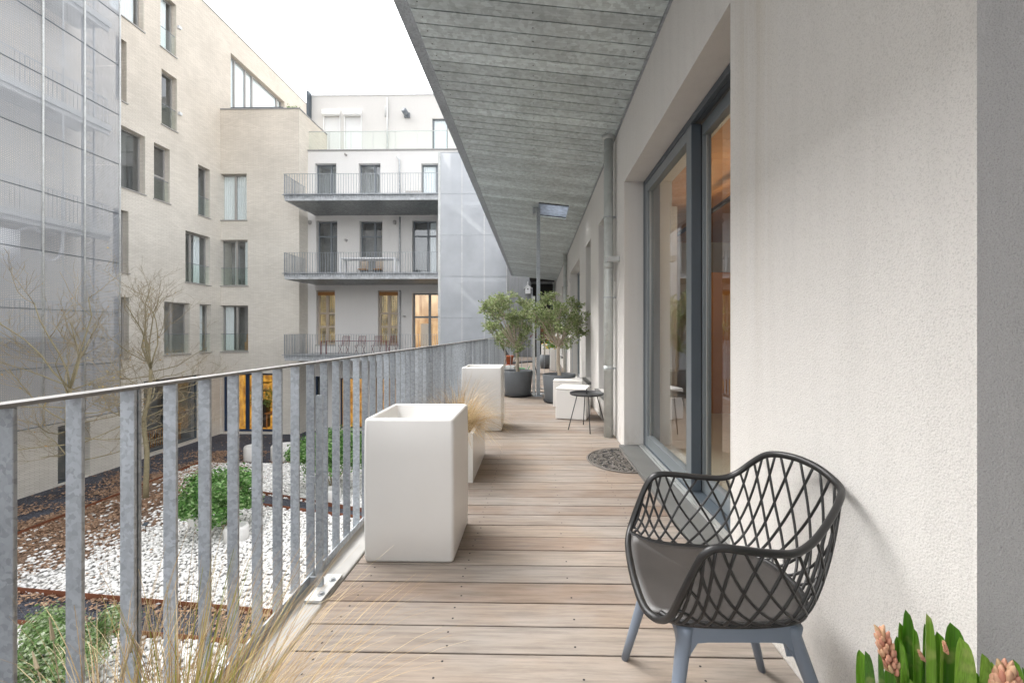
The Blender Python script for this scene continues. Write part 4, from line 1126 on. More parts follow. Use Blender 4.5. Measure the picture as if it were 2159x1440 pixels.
for cy_ in (gy0 + .2, gy0 + .42, gy0 + .62): blades(mb, ((gx0 + gx1) / 2 + .02, cy_, .33), 620, .50, 1.35, rg, .0021, (.10, -.02), 1.55, .13, .62)
gr = mb.build('ornamental_grass', M['grass_dry']); tag(gr, 'dense straw-coloured ornamental grass spilling over the white trough', 'grass plant')
gs = MB(); blades(gs, ((gx0 + gx1) / 2 + .02, gy0 + .35, .33), 220, .22, .7, rg, .0014, (.1, -.05), .7, .12, .4); gs.build('green_blades', M['grass_green'], gr)

# foreground grass (bottom-left)
t = thing('foreground_planter', 'white trough at the lower left edge of the view carrying long wispy grasses', 'planter', (-.75, .62, 0))
mb = MB(); mb.box(-.92, -.52, .25, .29, 0, .30); mb.box(-.92, -.52, .79, .83, 0, .30); mb.box(-.92, -.88, .29, .79, 0, .2995); mb.box(-.56, -.52, .29, .79, 0, .2995); mb.box(-.88, -.56, .29, .79, 0, .02); mb.build('trough', M['white_gloss'], t, bevel=.002)
mb = MB(); mb.box(-.878, -.562, .292, .788, .18, .26); mb.build('soil', M['soil'], t)
mb = MB(); rg = random.Random(9)
blades(mb, (-.80, .78, .25), 260, .50, 1.1, rg, .0015, (.1, .2), 1.0, .07, .55)
blades(mb, (-.68, .79, .25), 330, .52, 1.0, rg, .0015, (.14, .26), .9, .07, .55)
blades(mb, (-.60, .79, .25), 90, .50, .7, rg, .0014, (.28, .3), 1.0, .05, .6)
gr = mb.build('ornamental_grass', M['grass_dry']); tag(gr, 'wispy straw-coloured grass at the bottom left in front of the railing', 'grass plant')
mb = MB(); blades(mb, (-.67, .79, .25), 110, .44, .5, rg, .0020, (.12, .22), .6, .05, .35); mb.build('green_blades', M['grass_green'], gr)
mb = MB()
for px, py in ((68, 1372), (104, 1300), (285, 1330), (265, 1390)):
    e = atY(px, py, .78 + .08 * rg.random()); p = [Vector((e.x - .02, e.y, e.z - .06)), Vector((e.x, e.y, e.z)), ]
    s = Vector((-.80, .72, .25)); mid = s.lerp(e, .6) + Vector((0, 0, .03))
    c = catmull([s, mid, Vector(e)], 5); mb.tube(c, .0012, .0009, n=4)
    mb.tube([c[-3], c[-2], c[-1]], .0035, .001, n=6)
mb.build('seed_head', M['twig'], gr)

# ------------------------------------------------------------------ olive trees
def olive(cx_, cy_, ztop, ctr, rad, seed, label, potlab, rtop=.285, rbot=.235, n=26):
    h = .48
    t = thing('plant_pot', potlab, 'plant pot', (cx_, cy_, 0), 'grey pots of the olive trees')
    mb = MB(); mb.lathe([(rbot, .035), (rbot + .01, .05), (rtop, h), (rtop - .004, h + .008), (rtop - .02, h), (rtop - .03, h - .07), (0, h - .07)], (cx_, cy_, 0), 40)
    mb.build('pot', M['pot'], t, True)
    mb = MB(); mb.lathe([(rbot - .01, .0), (rbot + .025, .004), (rbot + .04, .04), (rbot + .03, .042), (rbot + .005, .036)], (cx_, cy_, 0), 36); mb.build('saucer', M['black'], t, True)
    mb = MB(); mb.lathe([(rtop - .035, 0), (0, .012)], (cx_, cy_, h - .065), 24); mb.build('soil', M['soil'], t)
    tr = thing('olive_tree', label, 'tree', (cx_, cy_, h - .06), 'olive trees in grey pots')
    rng = random.Random(seed); C = Vector(ctr)
    tk = MB(); base = Vector((cx_, cy_, h - .07)); fork = Vector((cx_ + rng.uniform(-.03, .03), cy_, C.z - rad[2] * .85))
    pts = [base + (fork - base) * (i / 6) + Vector((rng.uniform(-.012, .012), rng.uniform(-.012, .012), 0)) for i in range(7)]
    tk.tube(pts, .036, .028, n=10)
    lf = MB()
    def leaf(p, d):
        l = rng.uniform(.03, .055); w = l * .19; s = d.cross(Vector((rng.uniform(-1, 1), rng.uniform(-1, 1), rng.uniform(-1, 1))))
        if s.length < 1e-3: return
        s = s.normalized() * w
        lf.add([p, p + d * l * .45 + s, p + d * l, p + d * l * .45 - s], [(0, 1, 2, 3)])
    def twig(p, d, L, r, depth):
        pts = [p]; q = p.copy(); N = 4
        for i in range(N):
            d = (d + Vector((rng.gauss(0, .2), rng.gauss(0, .2), rng.gauss(.03, .2)))).normalized(); q = q + d * (L / N); pts.append(q.copy())
        tk.tube(pts, r, r * .5, n=5 if depth < 2 else 3)
        if depth >= 2:
            for i in range(int(L / .010)):
                f = rng.uniform(.1, 1) * N; k = min(int(f), N - 1); pp = pts[k].lerp(pts[k + 1], f - k)
                leaf(pp, (d + Vector((rng.gauss(0, .7), rng.gauss(0, .7), rng.gauss(.15, .6)))).normalized())
        else:
            for i in range(7 if depth == 0 else 6):
                f = rng.uniform(.3, 1) * N; k = min(int(f), N - 1); pp = pts[k].lerp(pts[k + 1], f - k)
                dd = (d * .6 + Vector((rng.gauss(0, .8), rng.gauss(0, .8), rng.gauss(.15, .6)))).normalized()
                e = pp + dd * L * .6 - C
                k2 = math.sqrt((e.x / rad[0]) ** 2 + (e.y / rad[1]) ** 2 + (e.z / rad[2]) ** 2)
                if k2 > 1.3: dd = (dd - e.normalized() * .8).normalized()
                twig(pp, dd, L * rng.uniform(.5, .72), r * .5, depth + 1)
    for i in range(n):
        z = rng.uniform(-.92, .95); a = i * 2.4 + rng.random() * .6; rr = math.sqrt(max(0, 1 - z * z))
        tgt = C + Vector((math.cos(a) * rr * rad[0], math.sin(a) * rr * rad[1], z * rad[2])) * rng.uniform(.4, .9)
        st_ = fork.lerp(pts[-1], rng.random()); dv = tgt - st_
        m1 = st_.lerp(tgt, .5) + Vector((0, 0, -.04)); tk.tube(catmull([st_, m1, tgt], 3), .010, .005, n=5)
        twig(tgt - dv.normalized() * .08, dv.normalized(), rng.uniform(.18, .30), .005, 0)
    tk.build('trunk', M['olive_bark'], tr, True); lf.build('crown', M['olive_leaf'], tr)
    return tr
o1 = atZ(1093, 830, 0); o2 = atZ(1178, 845, 0)
c1 = atY(1075, 675, 8.0); c2 = atY(1178, 678, 7.35)
olive(o1.x, 8.0, 0, (c1.x, 8.0, c1.z - .06), (.50, .48, .56), 3, 'bushy olive tree left of the steel column', 'grey pot on black saucer left of the steel column', n=32)
olive(o2.x + .0, 7.32, 0, (c2.x, 7.32, c2.z - .04), (.50, .45, .46), 8, 'olive tree right of the steel column near the wall', 'grey pot on black saucer behind the white stools', .29, .24, n=29)

# ------------------------------------------------------------------ white stools
def stool(x0, y0, label, rot, w=.47, d=.45, h=.435):
    t = thing('cube_stool', label, 'stool', (x0, y0, 0), 'white cube stools by the wall')
    mb = MB(); mb.box(x0 - w / 2, x0 + w / 2, y0 - d / 2, y0 + d / 2, .003, h - .03); mb.build('body', M['white_seat'], t, bevel=.012, seg=3)
    mb = MB(); mb.box(x0 - w / 2 - .001, x0 + w / 2 + .001, y0 - d / 2 - .001, y0 + d / 2 + .001, h - .028, h); mb.build('seat', M['white_seat'], t, bevel=.012, seg=3)
    t.rotation_euler[2] = rot; return t
a = atZ(1179, 883, 0); b = atZ(1247, 888, 0)
stool((a.x + b.x) / 2, (a.y + b.y) / 2 + .24, 'white cube stool behind the round tray table', math.atan2(b.y - a.y, b.x - a.x) * .8, b.x - a.x)
a = atZ(1166.5, 860, 0); stool(a.x + .26, a.y + .28, 'white cube stool half hidden between the first stool and the pot', -.12)

# ------------------------------------------------------------------ tray table
tc = atZ(1237, 903, 0); tx, ty = tc.x, tc.y
t = thing('tray_table', 'small round black tray table on four thin splayed legs', 'table', (tx, ty, 0))
mb = MB(); mb.lathe([(0, .428), (.205, .428), (.213, .432), (.216, .452), (.212, .453), (.208, .436), (0, .434)], (tx, ty, 0), 48); mb.build('tray', M['tray'], t, True)
for px, py in ((1198, 906), (1230, 895.6), (1244.3, 915), (1275, 894)):
    f = atZ(px, py, 0); d = Vector((f.x - tx, f.y - ty, 0)); tp = Vector((tx, ty, .428)) + d * .52
    mb = MB(); mb.tube([f, tp], .0062, n=8); mb.build('leg', M['tray'], t, True)
mb = MB(); mb.tube(catmull([(tx - .0, ty - .03, .434), (tx, ty - .03, .475), (tx, ty - .015, .492), (tx, ty + .015, .492), (tx, ty + .03, .475), (tx, ty + .03, .434)], 5), .006, n=8); mb.build('handle', M['black'], t, True)

# ------------------------------------------------------------------ door mat
mcx, mcy, mr = .884, atZ(1300, 968, 0).y - .02, .385
mb = MB()
arc = [(mcx + mr * math.cos(a), mcy + mr * math.sin(a), .006) for a in [math.pi / 2 + math.pi * i / 40 for i in range(41)]]
mb.tube(arc, .009, n=6, flat=.55); mb.tube([(mcx - .004, mcy - mr, .006), (mcx - .004, mcy + mr, .006)], .008, n=6)
arc2 = [(mcx + (mr - .02) * math.cos(a), mcy + (mr - .02) * math.sin(a), .005) for a in [math.pi / 2 + math.pi * i / 40 for i in range(41)]]
mb.tube(arc2, .004, n=5)
mb.cur = 1
mb.add([(mcx, mcy, .0025)] + [(p[0], p[1], .0025) for p in arc], [(0, i + 1, i + 2) for i in range(len(arc) - 1)])
mb.cur = 0
rg = random.Random(4); cs = []
for k in range(2600):
    a = rg.uniform(math.pi / 2, 1.5 * math.pi); r_ = mr * math.sqrt(rg.random()) - .03
    x, y = mcx + r_ * math.cos(a), mcy + r_ * math.sin(a); s = rg.choice([.045, .036, .028, .02])
    if x > mcx - s * .8 or math.hypot(x - mcx, y - mcy) > mr - s - .012: continue
    if any(math.hypot(x - c[0], y - c[1]) < (s + c[2]) * .86 for c in cs): continue
    cs.append((x, y, s))
for x, y, s in cs:
    a0 = rg.uniform(0, 6.28); sg = rg.choice((-1, 1)); N = 14; turns = 1.25 if s > .022 else .8
    mb.tube([(x + s * (1 - .75 * i / N) * math.cos(a0 + sg * turns * 6.28 * i / N), y + s * (1 - .75 * i / N) * math.sin(a0 + sg * turns * 6.28 * i / N), .006) for i in range(N + 1)], .0062, .0045, n=5)
    for q in range(3):
        a = rg.uniform(0, 6.28); e = s * 1.25
        if math.hypot(x + e * math.cos(a) - mcx, y + e * math.sin(a) - mcy) < mr - .012 and x + e * math.cos(a) < mcx - .01:
            mb.tube([(x + s * math.cos(a), y + s * math.sin(a), .005), (x + e * math.cos(a + .5), y + e * math.sin(a + .5), .005)], .005, .003, n=5)
tag(mb.build('door_mat', [M['mat'], M['dark_gap']], smooth=True), 'half-round rubber door mat with open scroll pattern against the door sill', 'door mat')

# ------------------------------------------------------------------ lattice armchair
ch = thing('lattice_armchair', 'charcoal plastic armchair with diamond lattice back and blue-grey legs', 'armchair', (.58, 1.32, 0))
def rp(px, py, Y): return atY(px, py, Y)
rim_px = [(1392, 1306, 1.15), (1415, 1296, 1.10), (1440, 1248, 1.055), (1470, 1190, 1.03), (1488, 1166, 1.02), (1515, 1155, 1.015), (1560, 1159, 1.01), (1620, 1166, 1.015), (1675, 1166, 1.03), (1715, 1142, 1.06), (1748, 1098, 1.11),
          (1770, 1055, 1.17), (1773, 1032, 1.225), (1755, 1010, 1.28), (1722, 985, 1.345), (1680, 966, 1.42), (1640, 958, 1.48), (1612, 960, 1.53), (1585, 975, 1.565), (1555, 996, 1.59), (1525, 1007, 1.60), (1480, 1006, 1.605), (1430, 1001, 1.605),
          (1398, 999, 1.60), (1378, 1004, 1.60), (1362, 1024, 1.60), (1345, 1065, 1.595), (1330, 1108, 1.58)]
rim = [rp(*p) for p in rim_px]
lip = [rp(1324, 1140, 1.53), rp(1327, 1175, 1.44), rp(1338, 1225, 1.32), rp(1360, 1282, 1.21)]
full = catmull(rim + lip, 6, True)
mb = MB(); mb.tube(full, .0115, n=12, closed=True, flat=.8); mb.build('rim', M['chair_black'], ch, True)
rimc = catmull(rim, 8)
bot = [(.352, 1.18, .430), (.378, 1.14, .437), (.43, 1.118, .445), (.50, 1.11, .449), (.58, 1.11, .450), (.66, 1.12, .450), (.715, 1.14, .450), (.755, 1.18, .452), (.78, 1.24, .455),
       (.785, 1.31, .456), (.78, 1.38, .455), (.755, 1.44, .452), (.71, 1.48, .450), (.65, 1.50, .450), (.58, 1.51, .450), (.50, 1.515, .452), (.43, 1.525, .458), (.385, 1.54, .466), (.352, 1.56, .474)]
botc = catmull(bot, 8)
def S(u, v):
    a = sample(botc, u); b = sample(rimc, u); c = Vector((a.x * .3 + b.x * .7, a.y * .3 + b.y * .7, a.z + (b.z - a.z) * .12))
    return a * (1 - v) ** 2 + c * 2 * v * (1 - v) + b * v * v
mb = MB(); NL = 27; DU = .10
for k in range(-4, NL + 4):
    for s in (1, -1):
        u0 = (k + .5) / NL; pts = []
        for i in range(15):
            v = i / 14; u = u0 + s * DU * (v - .5)
            if 0.012 <= u <= .988:
                p = S(u, v); pts.append(p)
        if len(pts) >= 3 and (pts[0] - pts[-1]).length > .03: mb.tube(pts, .0043, n=6)
mb.build('lattice', M['chair_black'], ch, True)
mb = MB(); mb.tube(botc, .009, n=8); mb.build('seat_edge', M['chair_black'], ch, True)
# seat pan
outl = botc + [Vector(p) for p in catmull([botc[-1]] + lip + [botc[0]], 8)[1:-1]]
cen = Vector((.56, 1.315, .437)); mb = MB(); n = len(outl); RN = 7; vs = []
for r_ in range(RN):
    f = 1 - r_ / RN
    for p in outl:
        q = cen + (p - cen) * f; q.z = cen.z + (p.z - cen.z) * (f ** 2.5) ; vs.append(q)
vs.append(cen); fs = [(i * n + j, i * n + (j + 1) % n, (i + 1) * n + (j + 1) % n, (i + 1) * n + j) for i in range(RN - 1) for j in range(n)]
fs += [((RN - 1) * n + j, (RN - 1) * n + (j + 1) % n, RN * n) for j in range(n)]
mb.add(vs, fs); so = mb.build('seat', M['chair_seat'], ch, True)
sd_ = so.modifiers.new('solid', 'SOLIDIFY'); sd_.thickness = .008; sd_.offset = 1 if False else 0
f1 = atZ(1317, 1388, 0); f4 = atZ(1606, 1412, 0)
feet = [(f1.x, f1.y), (f4.x, f4.y), (.335, 1.09), (.825, 1.075)]
tops = [(.41, 1.47), (.70, 1.46), (.405, 1.145), (.70, 1.15)]
for (fx, fy), (tx_, ty_) in zip(feet, tops):
    mb = MB(); p0 = Vector((fx, fy, 0)); p1 = Vector((tx_, ty_, .40)); p2 = Vector((tx_, ty_, .428))
    mb.tube([p0, p0.lerp(p1, .3), p0.lerp(p1, .7), p1, p2], .0155, .028, n=14, flat=.8); mb.build('leg', M['chair_leg'], ch, True)
mb = MB()
for (a, b) in ((2, 3), (0, 1), (2, 0), (3, 1)):
    pa, pb = Vector(tops[a] + (0,)), Vector(tops[b] + (0,)); d = (pb - pa).normalized(); s = Vector((-d.y, d.x, 0)) * .017
    pts = []
    N = 10
    for i in range(N):
        t0, t1 = i / N, (i + 1) / N
        lo = lambda t: .388 - .05 * (max(0, 1 - min(t, 1 - t) / .13) ** 2)
        A, B = pa.lerp(pb, t0), pa.lerp(pb, t1)
        mb.hexa([A - s + Vector((0, 0, lo(t0))), B - s + Vector((0, 0, lo(t1))), B + s + Vector((0, 0, lo(t1))), A + s + Vector((0, 0, lo(t0))),
                 A - s + Vector((0, 0, .434)), B - s + Vector((0, 0, .434)), B + s + Vector((0, 0, .434)), A + s + Vector((0, 0, .434))])
mb.build('base_frame', M['chair_leg'], ch, False)

# ------------------------------------------------------------------ hyacinths (bottom right)
hp = planter('square_pot', 'white square pot of hyacinths in the bottom right corner', .50, .80, .52, .82, .42, None, 'white_plastic', .015)
mb = MB(); mb.box(.54, .76, .56, .78, .3, .40); s_ = mb.build('soil', M['soil'], None); s_.parent = hp
YH = .72
hy_ = thing('hyacinth', 'green hyacinth leaves with pale pink budding spikes at the bottom right', 'flowers', (.66, YH, .4))
mb = MB(); rg = random.Random(2)
tips = [(1811, 1368, 22), (1824, 1371, 26), (1896, 1311, 26), (1909, 1284, 20), (1953, 1292, 26), (1949, 1314, 24), (2003, 1311, 34), (2023, 1342, 34), (2070, 1376, 28), (2090, 1394, 18), (2136, 1389, 26),
        (1936, 1380, 30), (1964, 1397, 34), (2015, 1384, 14), (2036, 1398, 22), (1852, 1376, 16), (1868, 1404, 28), (1888, 1402, 22), (1897, 1352, 22), (1925, 1322, 26), (1975, 1330, 26), (2110, 1420, 26), (2155, 1405, 24), (1918, 1430, 20), (1985, 1345, 28), (1890, 1340, 24), (2050, 1410, 26)]
for px, py, wpx in tips:
    Y = YH + rg.uniform(-.05, .05); tp = atY(px, py, Y); bx = atY(px + (1965 - px) * .45, 1620, YH + rg.uniform(-.03, .03)); w = wpx / F * Y * .52
    bx.z = .39
    mid = tp.lerp(bx, .5) + Vector(((px - 1965) / 9000 * 1.0, 0, .0)); c = catmull([bx, mid, tp], 14); n = len(c); vs = []
    dirn = (tp - bx).normalized(); sd2 = Vector((1, rg.uniform(-.6, .6), 0)).normalized(); fwd = Vector((0, -1, 0)) + sd2 * 0
    for i, p in enumerate(c):
        t = i / (n - 1); ww = w * (.75 + .35 * math.sin(min(t, .75) / .75 * 1.57)) * (1 if t < .72 else math.sqrt(max(0.0, 1 - ((t - .72) / .28) ** 2)))
        vs += [p - sd2 * ww + fwd * ww * .7, p - sd2 * ww * .5 + fwd * ww * .22, p, p + sd2 * ww * .5 + fwd * ww * .22, p + sd2 * ww + fwd * ww * .7]
    mb.add(vs, [(5 * i + k, 5 * i + k + 1, 5 * i + 5 + k + 1, 5 * i + 5 + k) for i in range(n - 1) for k in range(4)])
lv = mb.build('leaves', M['hya_leaf'], hy_, True)
def spike(px0, py0, px1, py1, wpx, Y):
    m_ = MB(); A = atY(px0, py0, Y); B = atY(px1, py1, Y); rad_ = wpx / F * Y / 2; L = (B - A).length; ax = (A - B).normalized(); rs = random.Random(px0)
    nb = 46
    for i in range(nb):
        t = (i + .5) / nb; a = i * 2.4 + rs.uniform(-.2, .2); r_ = rad_ * (.15 + .85 * math.sqrt(max(0, 1 - (1 - t) ** 2))) * .60; c = A.lerp(B, t)
        o = Vector((math.cos(a), math.sin(a), 0)); q = c + o * r_; d = (ax * 1.0 + o * rs.uniform(.12, .5)).normalized(); l = rad_ * rs.uniform(.75, 1.1)
        pts = [q - d * l * .6 + (c - q) * .5, q - d * l * .3, q + d * l * .1, q + d * l * .42, q + d * l * .66, q + d * l * .78]
        base = len(m_.v); m_.tube(pts, .001, n=6); wv = rs.uniform(.20, .27)
        for k, s in enumerate((.35, .7, 1, .85, .5, .12)):
            for j in range(6):
                v = Vector(m_.v[base + k * 6 + j]); m_.v[base + k * 6 + j] = tuple(pts[k] + (v - pts[k]) / .001 * rad_ * wv * s * (1.12 if j % 2 else .92))
    m_.build('flower_spike', M['hya_bud'], hy_, True)
spike(1858, 1330, 1880, 1412, 38, YH - .02); spike(2122, 1412, 2118, 1480, 56, YH - .06); spike(1938, 1372, 1948, 1392, 10, YH - .08); spike(1990, 1352, 1996, 1376, 10, YH - .07)

# ------------------------------------------------------------------ bare courtyard trees
def bare_tree(base, H, seed, label, forks, nside, spread, zs0):
    rng = random.Random(seed); t = thing('bare_tree', label, 'tree', base, 'leafless young trees in the pebble bed')
    tk = MB(); tw = MB(); B = Vector(base)
    N = 14; tr_pts = [B + Vector((rng.gauss(0, .035) * i / 4, rng.gauss(0, .03) * i / 4, H * i / N)) for i in range(N + 1)]
    top = int(N * forks)
    tk.tube(tr_pts[:top + 1], .085, .05, n=9)
    def br(p, d, L, r, depth, up=.06):
        pts = [p]; q = p.copy(); n = 5
        for i in range(n):
            d = (d + Vector((rng.gauss(0, .16), rng.gauss(0, .16), rng.gauss(up, .12)))).normalized(); q = q + d * L / n; pts.append(q.copy())
        (tk if r > .012 else tw).tube(pts, r, r * .45, n=5 if r > .012 else 3)
        if depth < 3:
            for i in range(rng.randint(4, 6) if depth < 2 else rng.randint(2, 4)):
                f = rng.uniform(.25, 1) * n; k = min(int(f), n - 1); pp = pts[k].lerp(pts[k + 1], f - k)
                dd = (d * 1.0 + Vector((rng.gauss(0, .7), rng.gauss(0, .7), rng.gauss(.12, .45)))).normalized()
                br(pp, dd, L * rng.uniform(.38, .62), max(r * .42, .0034), depth + 1, up)
    for i in range(nside):
        f = zs0 + (forks - zs0) * i / nside; p = B.lerp(B + Vector((0, 0, H)), f); k = min(int(f * N), N - 1); p = tr_pts[k].lerp(tr_pts[k + 1], f * N - k)
        a = i * 2.4 + rng.random(); d = Vector((math.cos(a), math.sin(a), rng.uniform(.0, .45))).normalized()
        br(p, d, spread * rng.uniform(.6, 1.1) * (1 - .35 * f), .020, 0, .07)
    for i in range(5):
        a = i * 1.26 + rng.random() * .6; d = Vector((math.cos(a) * .42, math.sin(a) * .42, 1)).normalized()
        br(tr_pts[top], d, H * (1 - forks) * rng.uniform(.7, 1.05), .028, 0, .10)
    tk.build('trunk', M['bark'], t, True); tw.build('twigs', M['twig'], t, True)
    lf = MB()
    for i in range(70):
        v = rng.choice(tw.v); s = rng.uniform(.03, .05); a = rng.uniform(0, 6.28)
        lf.quad(v, (v[0] + s * math.cos(a), v[1] + s * math.sin(a), v[2] - .01), (v[0] + s * .2, v[1], v[2] - s), (v[0] - s * .5 * math.cos(a), v[1], v[2] - s * .5))
    lf.build('last_leaves', m_leaf('yellow_leaf%d' % seed, (.6, .5, .08), (.65, .4, .12), (.5, .28, .1)), t)
    return t
b2_ = atZ(308, 1052, GZ); bare_tree((b2_.x, b2_.y, GZ), 7.9, 12, 'leafless young tree standing nearer the brick corner, second from the left', .62, 16, 2.3, .30)
b1_ = atZ(147, 1105, GZ); bare_tree((b1_.x, b1_.y, GZ), 7.2, 31, 'leafless spreading tree in front of the perforated stair screen', .60, 18, 2.7, .26)

# ------------------------------------------------------------------ courtyard bushes with planters
def bush(c, rad, n, mat, label, seed, pots, ls=1.0):
    t = thing('leafy_bush', label, 'bush', (c[0], c[1], GZ)); rng = random.Random(seed); lf = MB(); st_ = MB()
    lumps = [(rng.uniform(-.7, .7), rng.uniform(-.7, .7), rng.uniform(-.1, .7), rng.uniform(.2, .5)) for _ in range(15)]
    for i in range(n):
        L = rng.choice(lumps); a = rng.uniform(0, 6.28); z = rng.uniform(-.5, 1); rr = math.sqrt(1 - z * z) if abs(z) < 1 else 0
        k = L[3] * rng.uniform(.45, 1.0) * (1 + .45 * rng.random() ** 3)
        d = Vector((math.cos(a) * rr, math.sin(a) * rr, z))
        p = Vector((c[0] + (L[0] + d.x * k) * rad[0], c[1] + (L[1] + d.y * k) * rad[1], max(GZ + .08, c[2] + (L[2] + d.z * k) * rad[2])))
        s = rng.uniform(.035, .07) * ls; u = d.cross(Vector((rng.uniform(-1, 1), rng.uniform(-1, 1), 1))); u = (u.normalized() if u.length > .01 else Vector((1, 0, 0))) * s
        w = (d.cross(u).normalized() + Vector((rng.gauss(0, .5), rng.gauss(0, .5), rng.gauss(-.1, .5)))).normalized() * s * .55
        lf.add([p - u, p + w, p + u, p - w], [(0, 1, 2, 3)])
    lf.build('foliage', M[mat], t)
    for i in range(16):
        a = rng.uniform(0, 6.28); st_.tube([(c[0], c[1], GZ), (c[0] + math.cos(a) * rad[0] * .6, c[1] + math.sin(a) * rad[1] * .6, c[2] + rad[2] * .6)], .012, .006, n=4)
    st_.build('stems', M['twig'], t)
def drum(px, py, r, h, label, grp):
    v = atZ(px, py, GZ); mb = MB(); mb.lathe([(r * .92, 0), (r, .05), (r, h - .06), (r - .03, h), (r - .07, h), (r - .07, h - .08), (0, h - .08)], (v.x, v.y + r, GZ), 28)
    return tag(mb.build('round_planter', M['white_plastic'], smooth=True), label, 'planter', grp)
v = atZ(458, 1130, GZ); bush((v.x, v.y + .3, GZ + .75), (.98, .95, 1.0), 15000, 'bush_leaf', 'bright green leafy bush in the white pebbles seen between the near balusters', 5, 0)
drum(404, 1116, .28, .42, 'white round planter under the left of the bright green bush', 'white pots under the green bushes')
drum(482, 1150, .30, .42, 'white round planter at the near side of the bright green bush', 'white pots under the green bushes')
v = atZ(690, 1040, GZ); bush((v.x, v.y + .4, GZ + .9), (1.6, 1.3, 1.2), 20000, 'bush_leaf', 'larger green bush beyond the bright one, behind the curved edging', 6, 0)
drum(690, 1062, .3, .42, 'white round planter almost hidden under the larger green bush', 'white pots under the green bushes')
v = atZ(150, 1460, GZ); bush((v.x, v.y, GZ + .5), (1.0, .85, .8), 17000, 'pale_leaf', 'pale variegated bush at the bottom left behind the railing', 7, 0, .6)
drum(522, 976, .37, .68, 'left of two white drum seats on the dark gravel by the shopfront', 'white drum seats in the courtyard')
drum(583, 976, .50, .68, 'right and wider of two white drum seats on the dark gravel', 'white drum seats in the courtyard')
v = atZ(307, 1120, GZ); t = thing('solar_light', 'tiny dark solar stake light in the white pebbles', 'garden light', (v.x, v.y, GZ))
mb = MB(); mb.tube([(v.x, v.y, GZ), (v.x, v.y, GZ + .18)], .008, n=6); mb.build('stake', M['black'], t)
mb = MB(); mb.hexa([(v.x - .06, v.y - .05, GZ + .18), (v.x + .06, v.y - .05, GZ + .18), (v.x + .06, v.y + .05, GZ + .24), (v.x - .06, v.y + .05, GZ + .24), (v.x - .06, v.y - .06, GZ + .2), (v.x + .06, v.y - .06, GZ + .2), (v.x + .06, v.y + .04, GZ + .26), (v.x - .06, v.y + .04, GZ + .26)]); mb.build('lamp_head', M['anthracite'], t)

# ------------------------------------------------------------------ neighbour's terrace
a = atZ(1036, 795, 0); nx0 = atY(1036, 780, 10.6).x; nx1 = atY(1084, 780, 10.6).x
planter('trough_planter', 'pale grey trough beyond the divider with a small olive', nx0, nx1, 10.6, 11.2, .33, None, 'galv_light', .02)
def small_tree(x, y, z0, h, r, seed, label):
    t = thing('olive_tree', label, 'tree', (x, y, z0)); rng = random.Random(seed); tk = MB(); tk.tube([(x, y, z0), (x + .03, y, z0 + h * .5), (x - .01, y, z0 + h)], .03, .02, n=7)
    for i in range(10):
        a = i * 2.4; tk.tube([(x, y, z0 + h * .8), (x + math.cos(a) * r * .6, y + math.sin(a) * r * .6, z0 + h + rng.uniform(0, r))], .008, .004, n=4)
    tk.build('trunk', M['olive_bark'], t, True); lf = MB()
    for i in range(2600):
        d = Vector((rng.gauss(0, 1), rng.gauss(0, 1), rng.gauss(0, 1))).normalized() * r * rng.uniform(.4, 1.05); p = Vector((x, y, z0 + h + r * .5)) + d
        e = Vector((rng.gauss(0, 1), rng.gauss(0, 1), rng.gauss(0, 1))).normalized() * .045; f = e.cross(d).normalized() * .009
        lf.add([p, p + e * .5 + f, p + e, p + e * .5 - f], [(0, 1, 2, 3)])
    lf.build('crown', M['olive_leaf'], t)
small_tree((nx0 + nx1) / 2 + .02, 10.9, .25, .65, .3, 5, 'small olive in the pale grey trough beyond the divider railing')
v = atZ(1158, 757, 0)
mb = MB(); x0_ = atY(1142, 740, 16).x; x1_ = atY(1162, 740, 16).x; mb.box(x0_, x1_, 16, 16.5, 0, .75); tag(mb.build('garden_box', M['white_seat'], bevel=.02), 'low white box on the neighbouring terrace behind the steel column', 'box')
planter('tall_planter', 'white planter with yellow flowers on the neighbouring terrace', atY(1160, 740, 13).x, atY(1177, 740, 13).x, 13, 13.3, .72, None)
fx = atY(1168, 730, 13.1)
t = thing('flowering_plant', 'yellow and red flowers in the white planter beyond the divider', 'plant', (fx.x, 13.15, .7)); lf = MB(); l2 = MB(); rg = random.Random(8)
for i in range(420):
    d = Vector((rg.gauss(0, .14), rg.gauss(0, .1), abs(rg.gauss(0, .14)))); p = Vector((fx.x, 13.15, .68)) + d; s = .035; a = rg.uniform(0, 6.28)
    (lf if i % 3 else l2).quad(p, p + Vector((s * math.cos(a), s * math.sin(a), .01)), p + Vector((0, 0, s)), p + Vector((-s * math.cos(a), 0, .01)))
lf.build('leaves', M['bush_leaf'], t); l2.build('blossoms', m_leaf('yellow_blossom', (.7, .45, .03), (.8, .55, .1), (.6, .15, .05)), t)
c = atY(1098, 745, 12.2)
t = thing('lounge_chair', 'dark low lounge chair on the neighbouring terrace behind the left olive', 'chair', (c.x, 12.2, 0))
mb = MB(); mb.hexa([(c.x - .3, 11.9, .30), (c.x + .42, 11.9, .36), (c.x + .42, 12.45, .36), (c.x - .3, 12.45, .30), (c.x - .3, 11.9, .33), (c.x + .42, 11.9, .39), (c.x + .42, 12.45, .39), (c.x - .3, 12.45, .33)]); mb.build('seat', M['black'], t)
mb = MB(); mb.hexa([(c.x - .3, 11.9, .32), (c.x - .26, 11.9, .32), (c.x - .26, 12.45, .32), (c.x - .3, 12.45, .32), (c.x - .62, 11.9, .95), (c.x - .58, 11.9, .95), (c.x - .58, 12.45, .95), (c.x - .62, 12.45, .95)]); mb.build('backrest', M['black'], t)
for sx in (-.25, .38):
    for sy in (11.95, 12.4): mb = MB(); mb.tube([(c.x + sx, sy, .33), (c.x + sx * 1.25, sy, 0)], .012, n=6); mb.build('leg', M['black'], t)
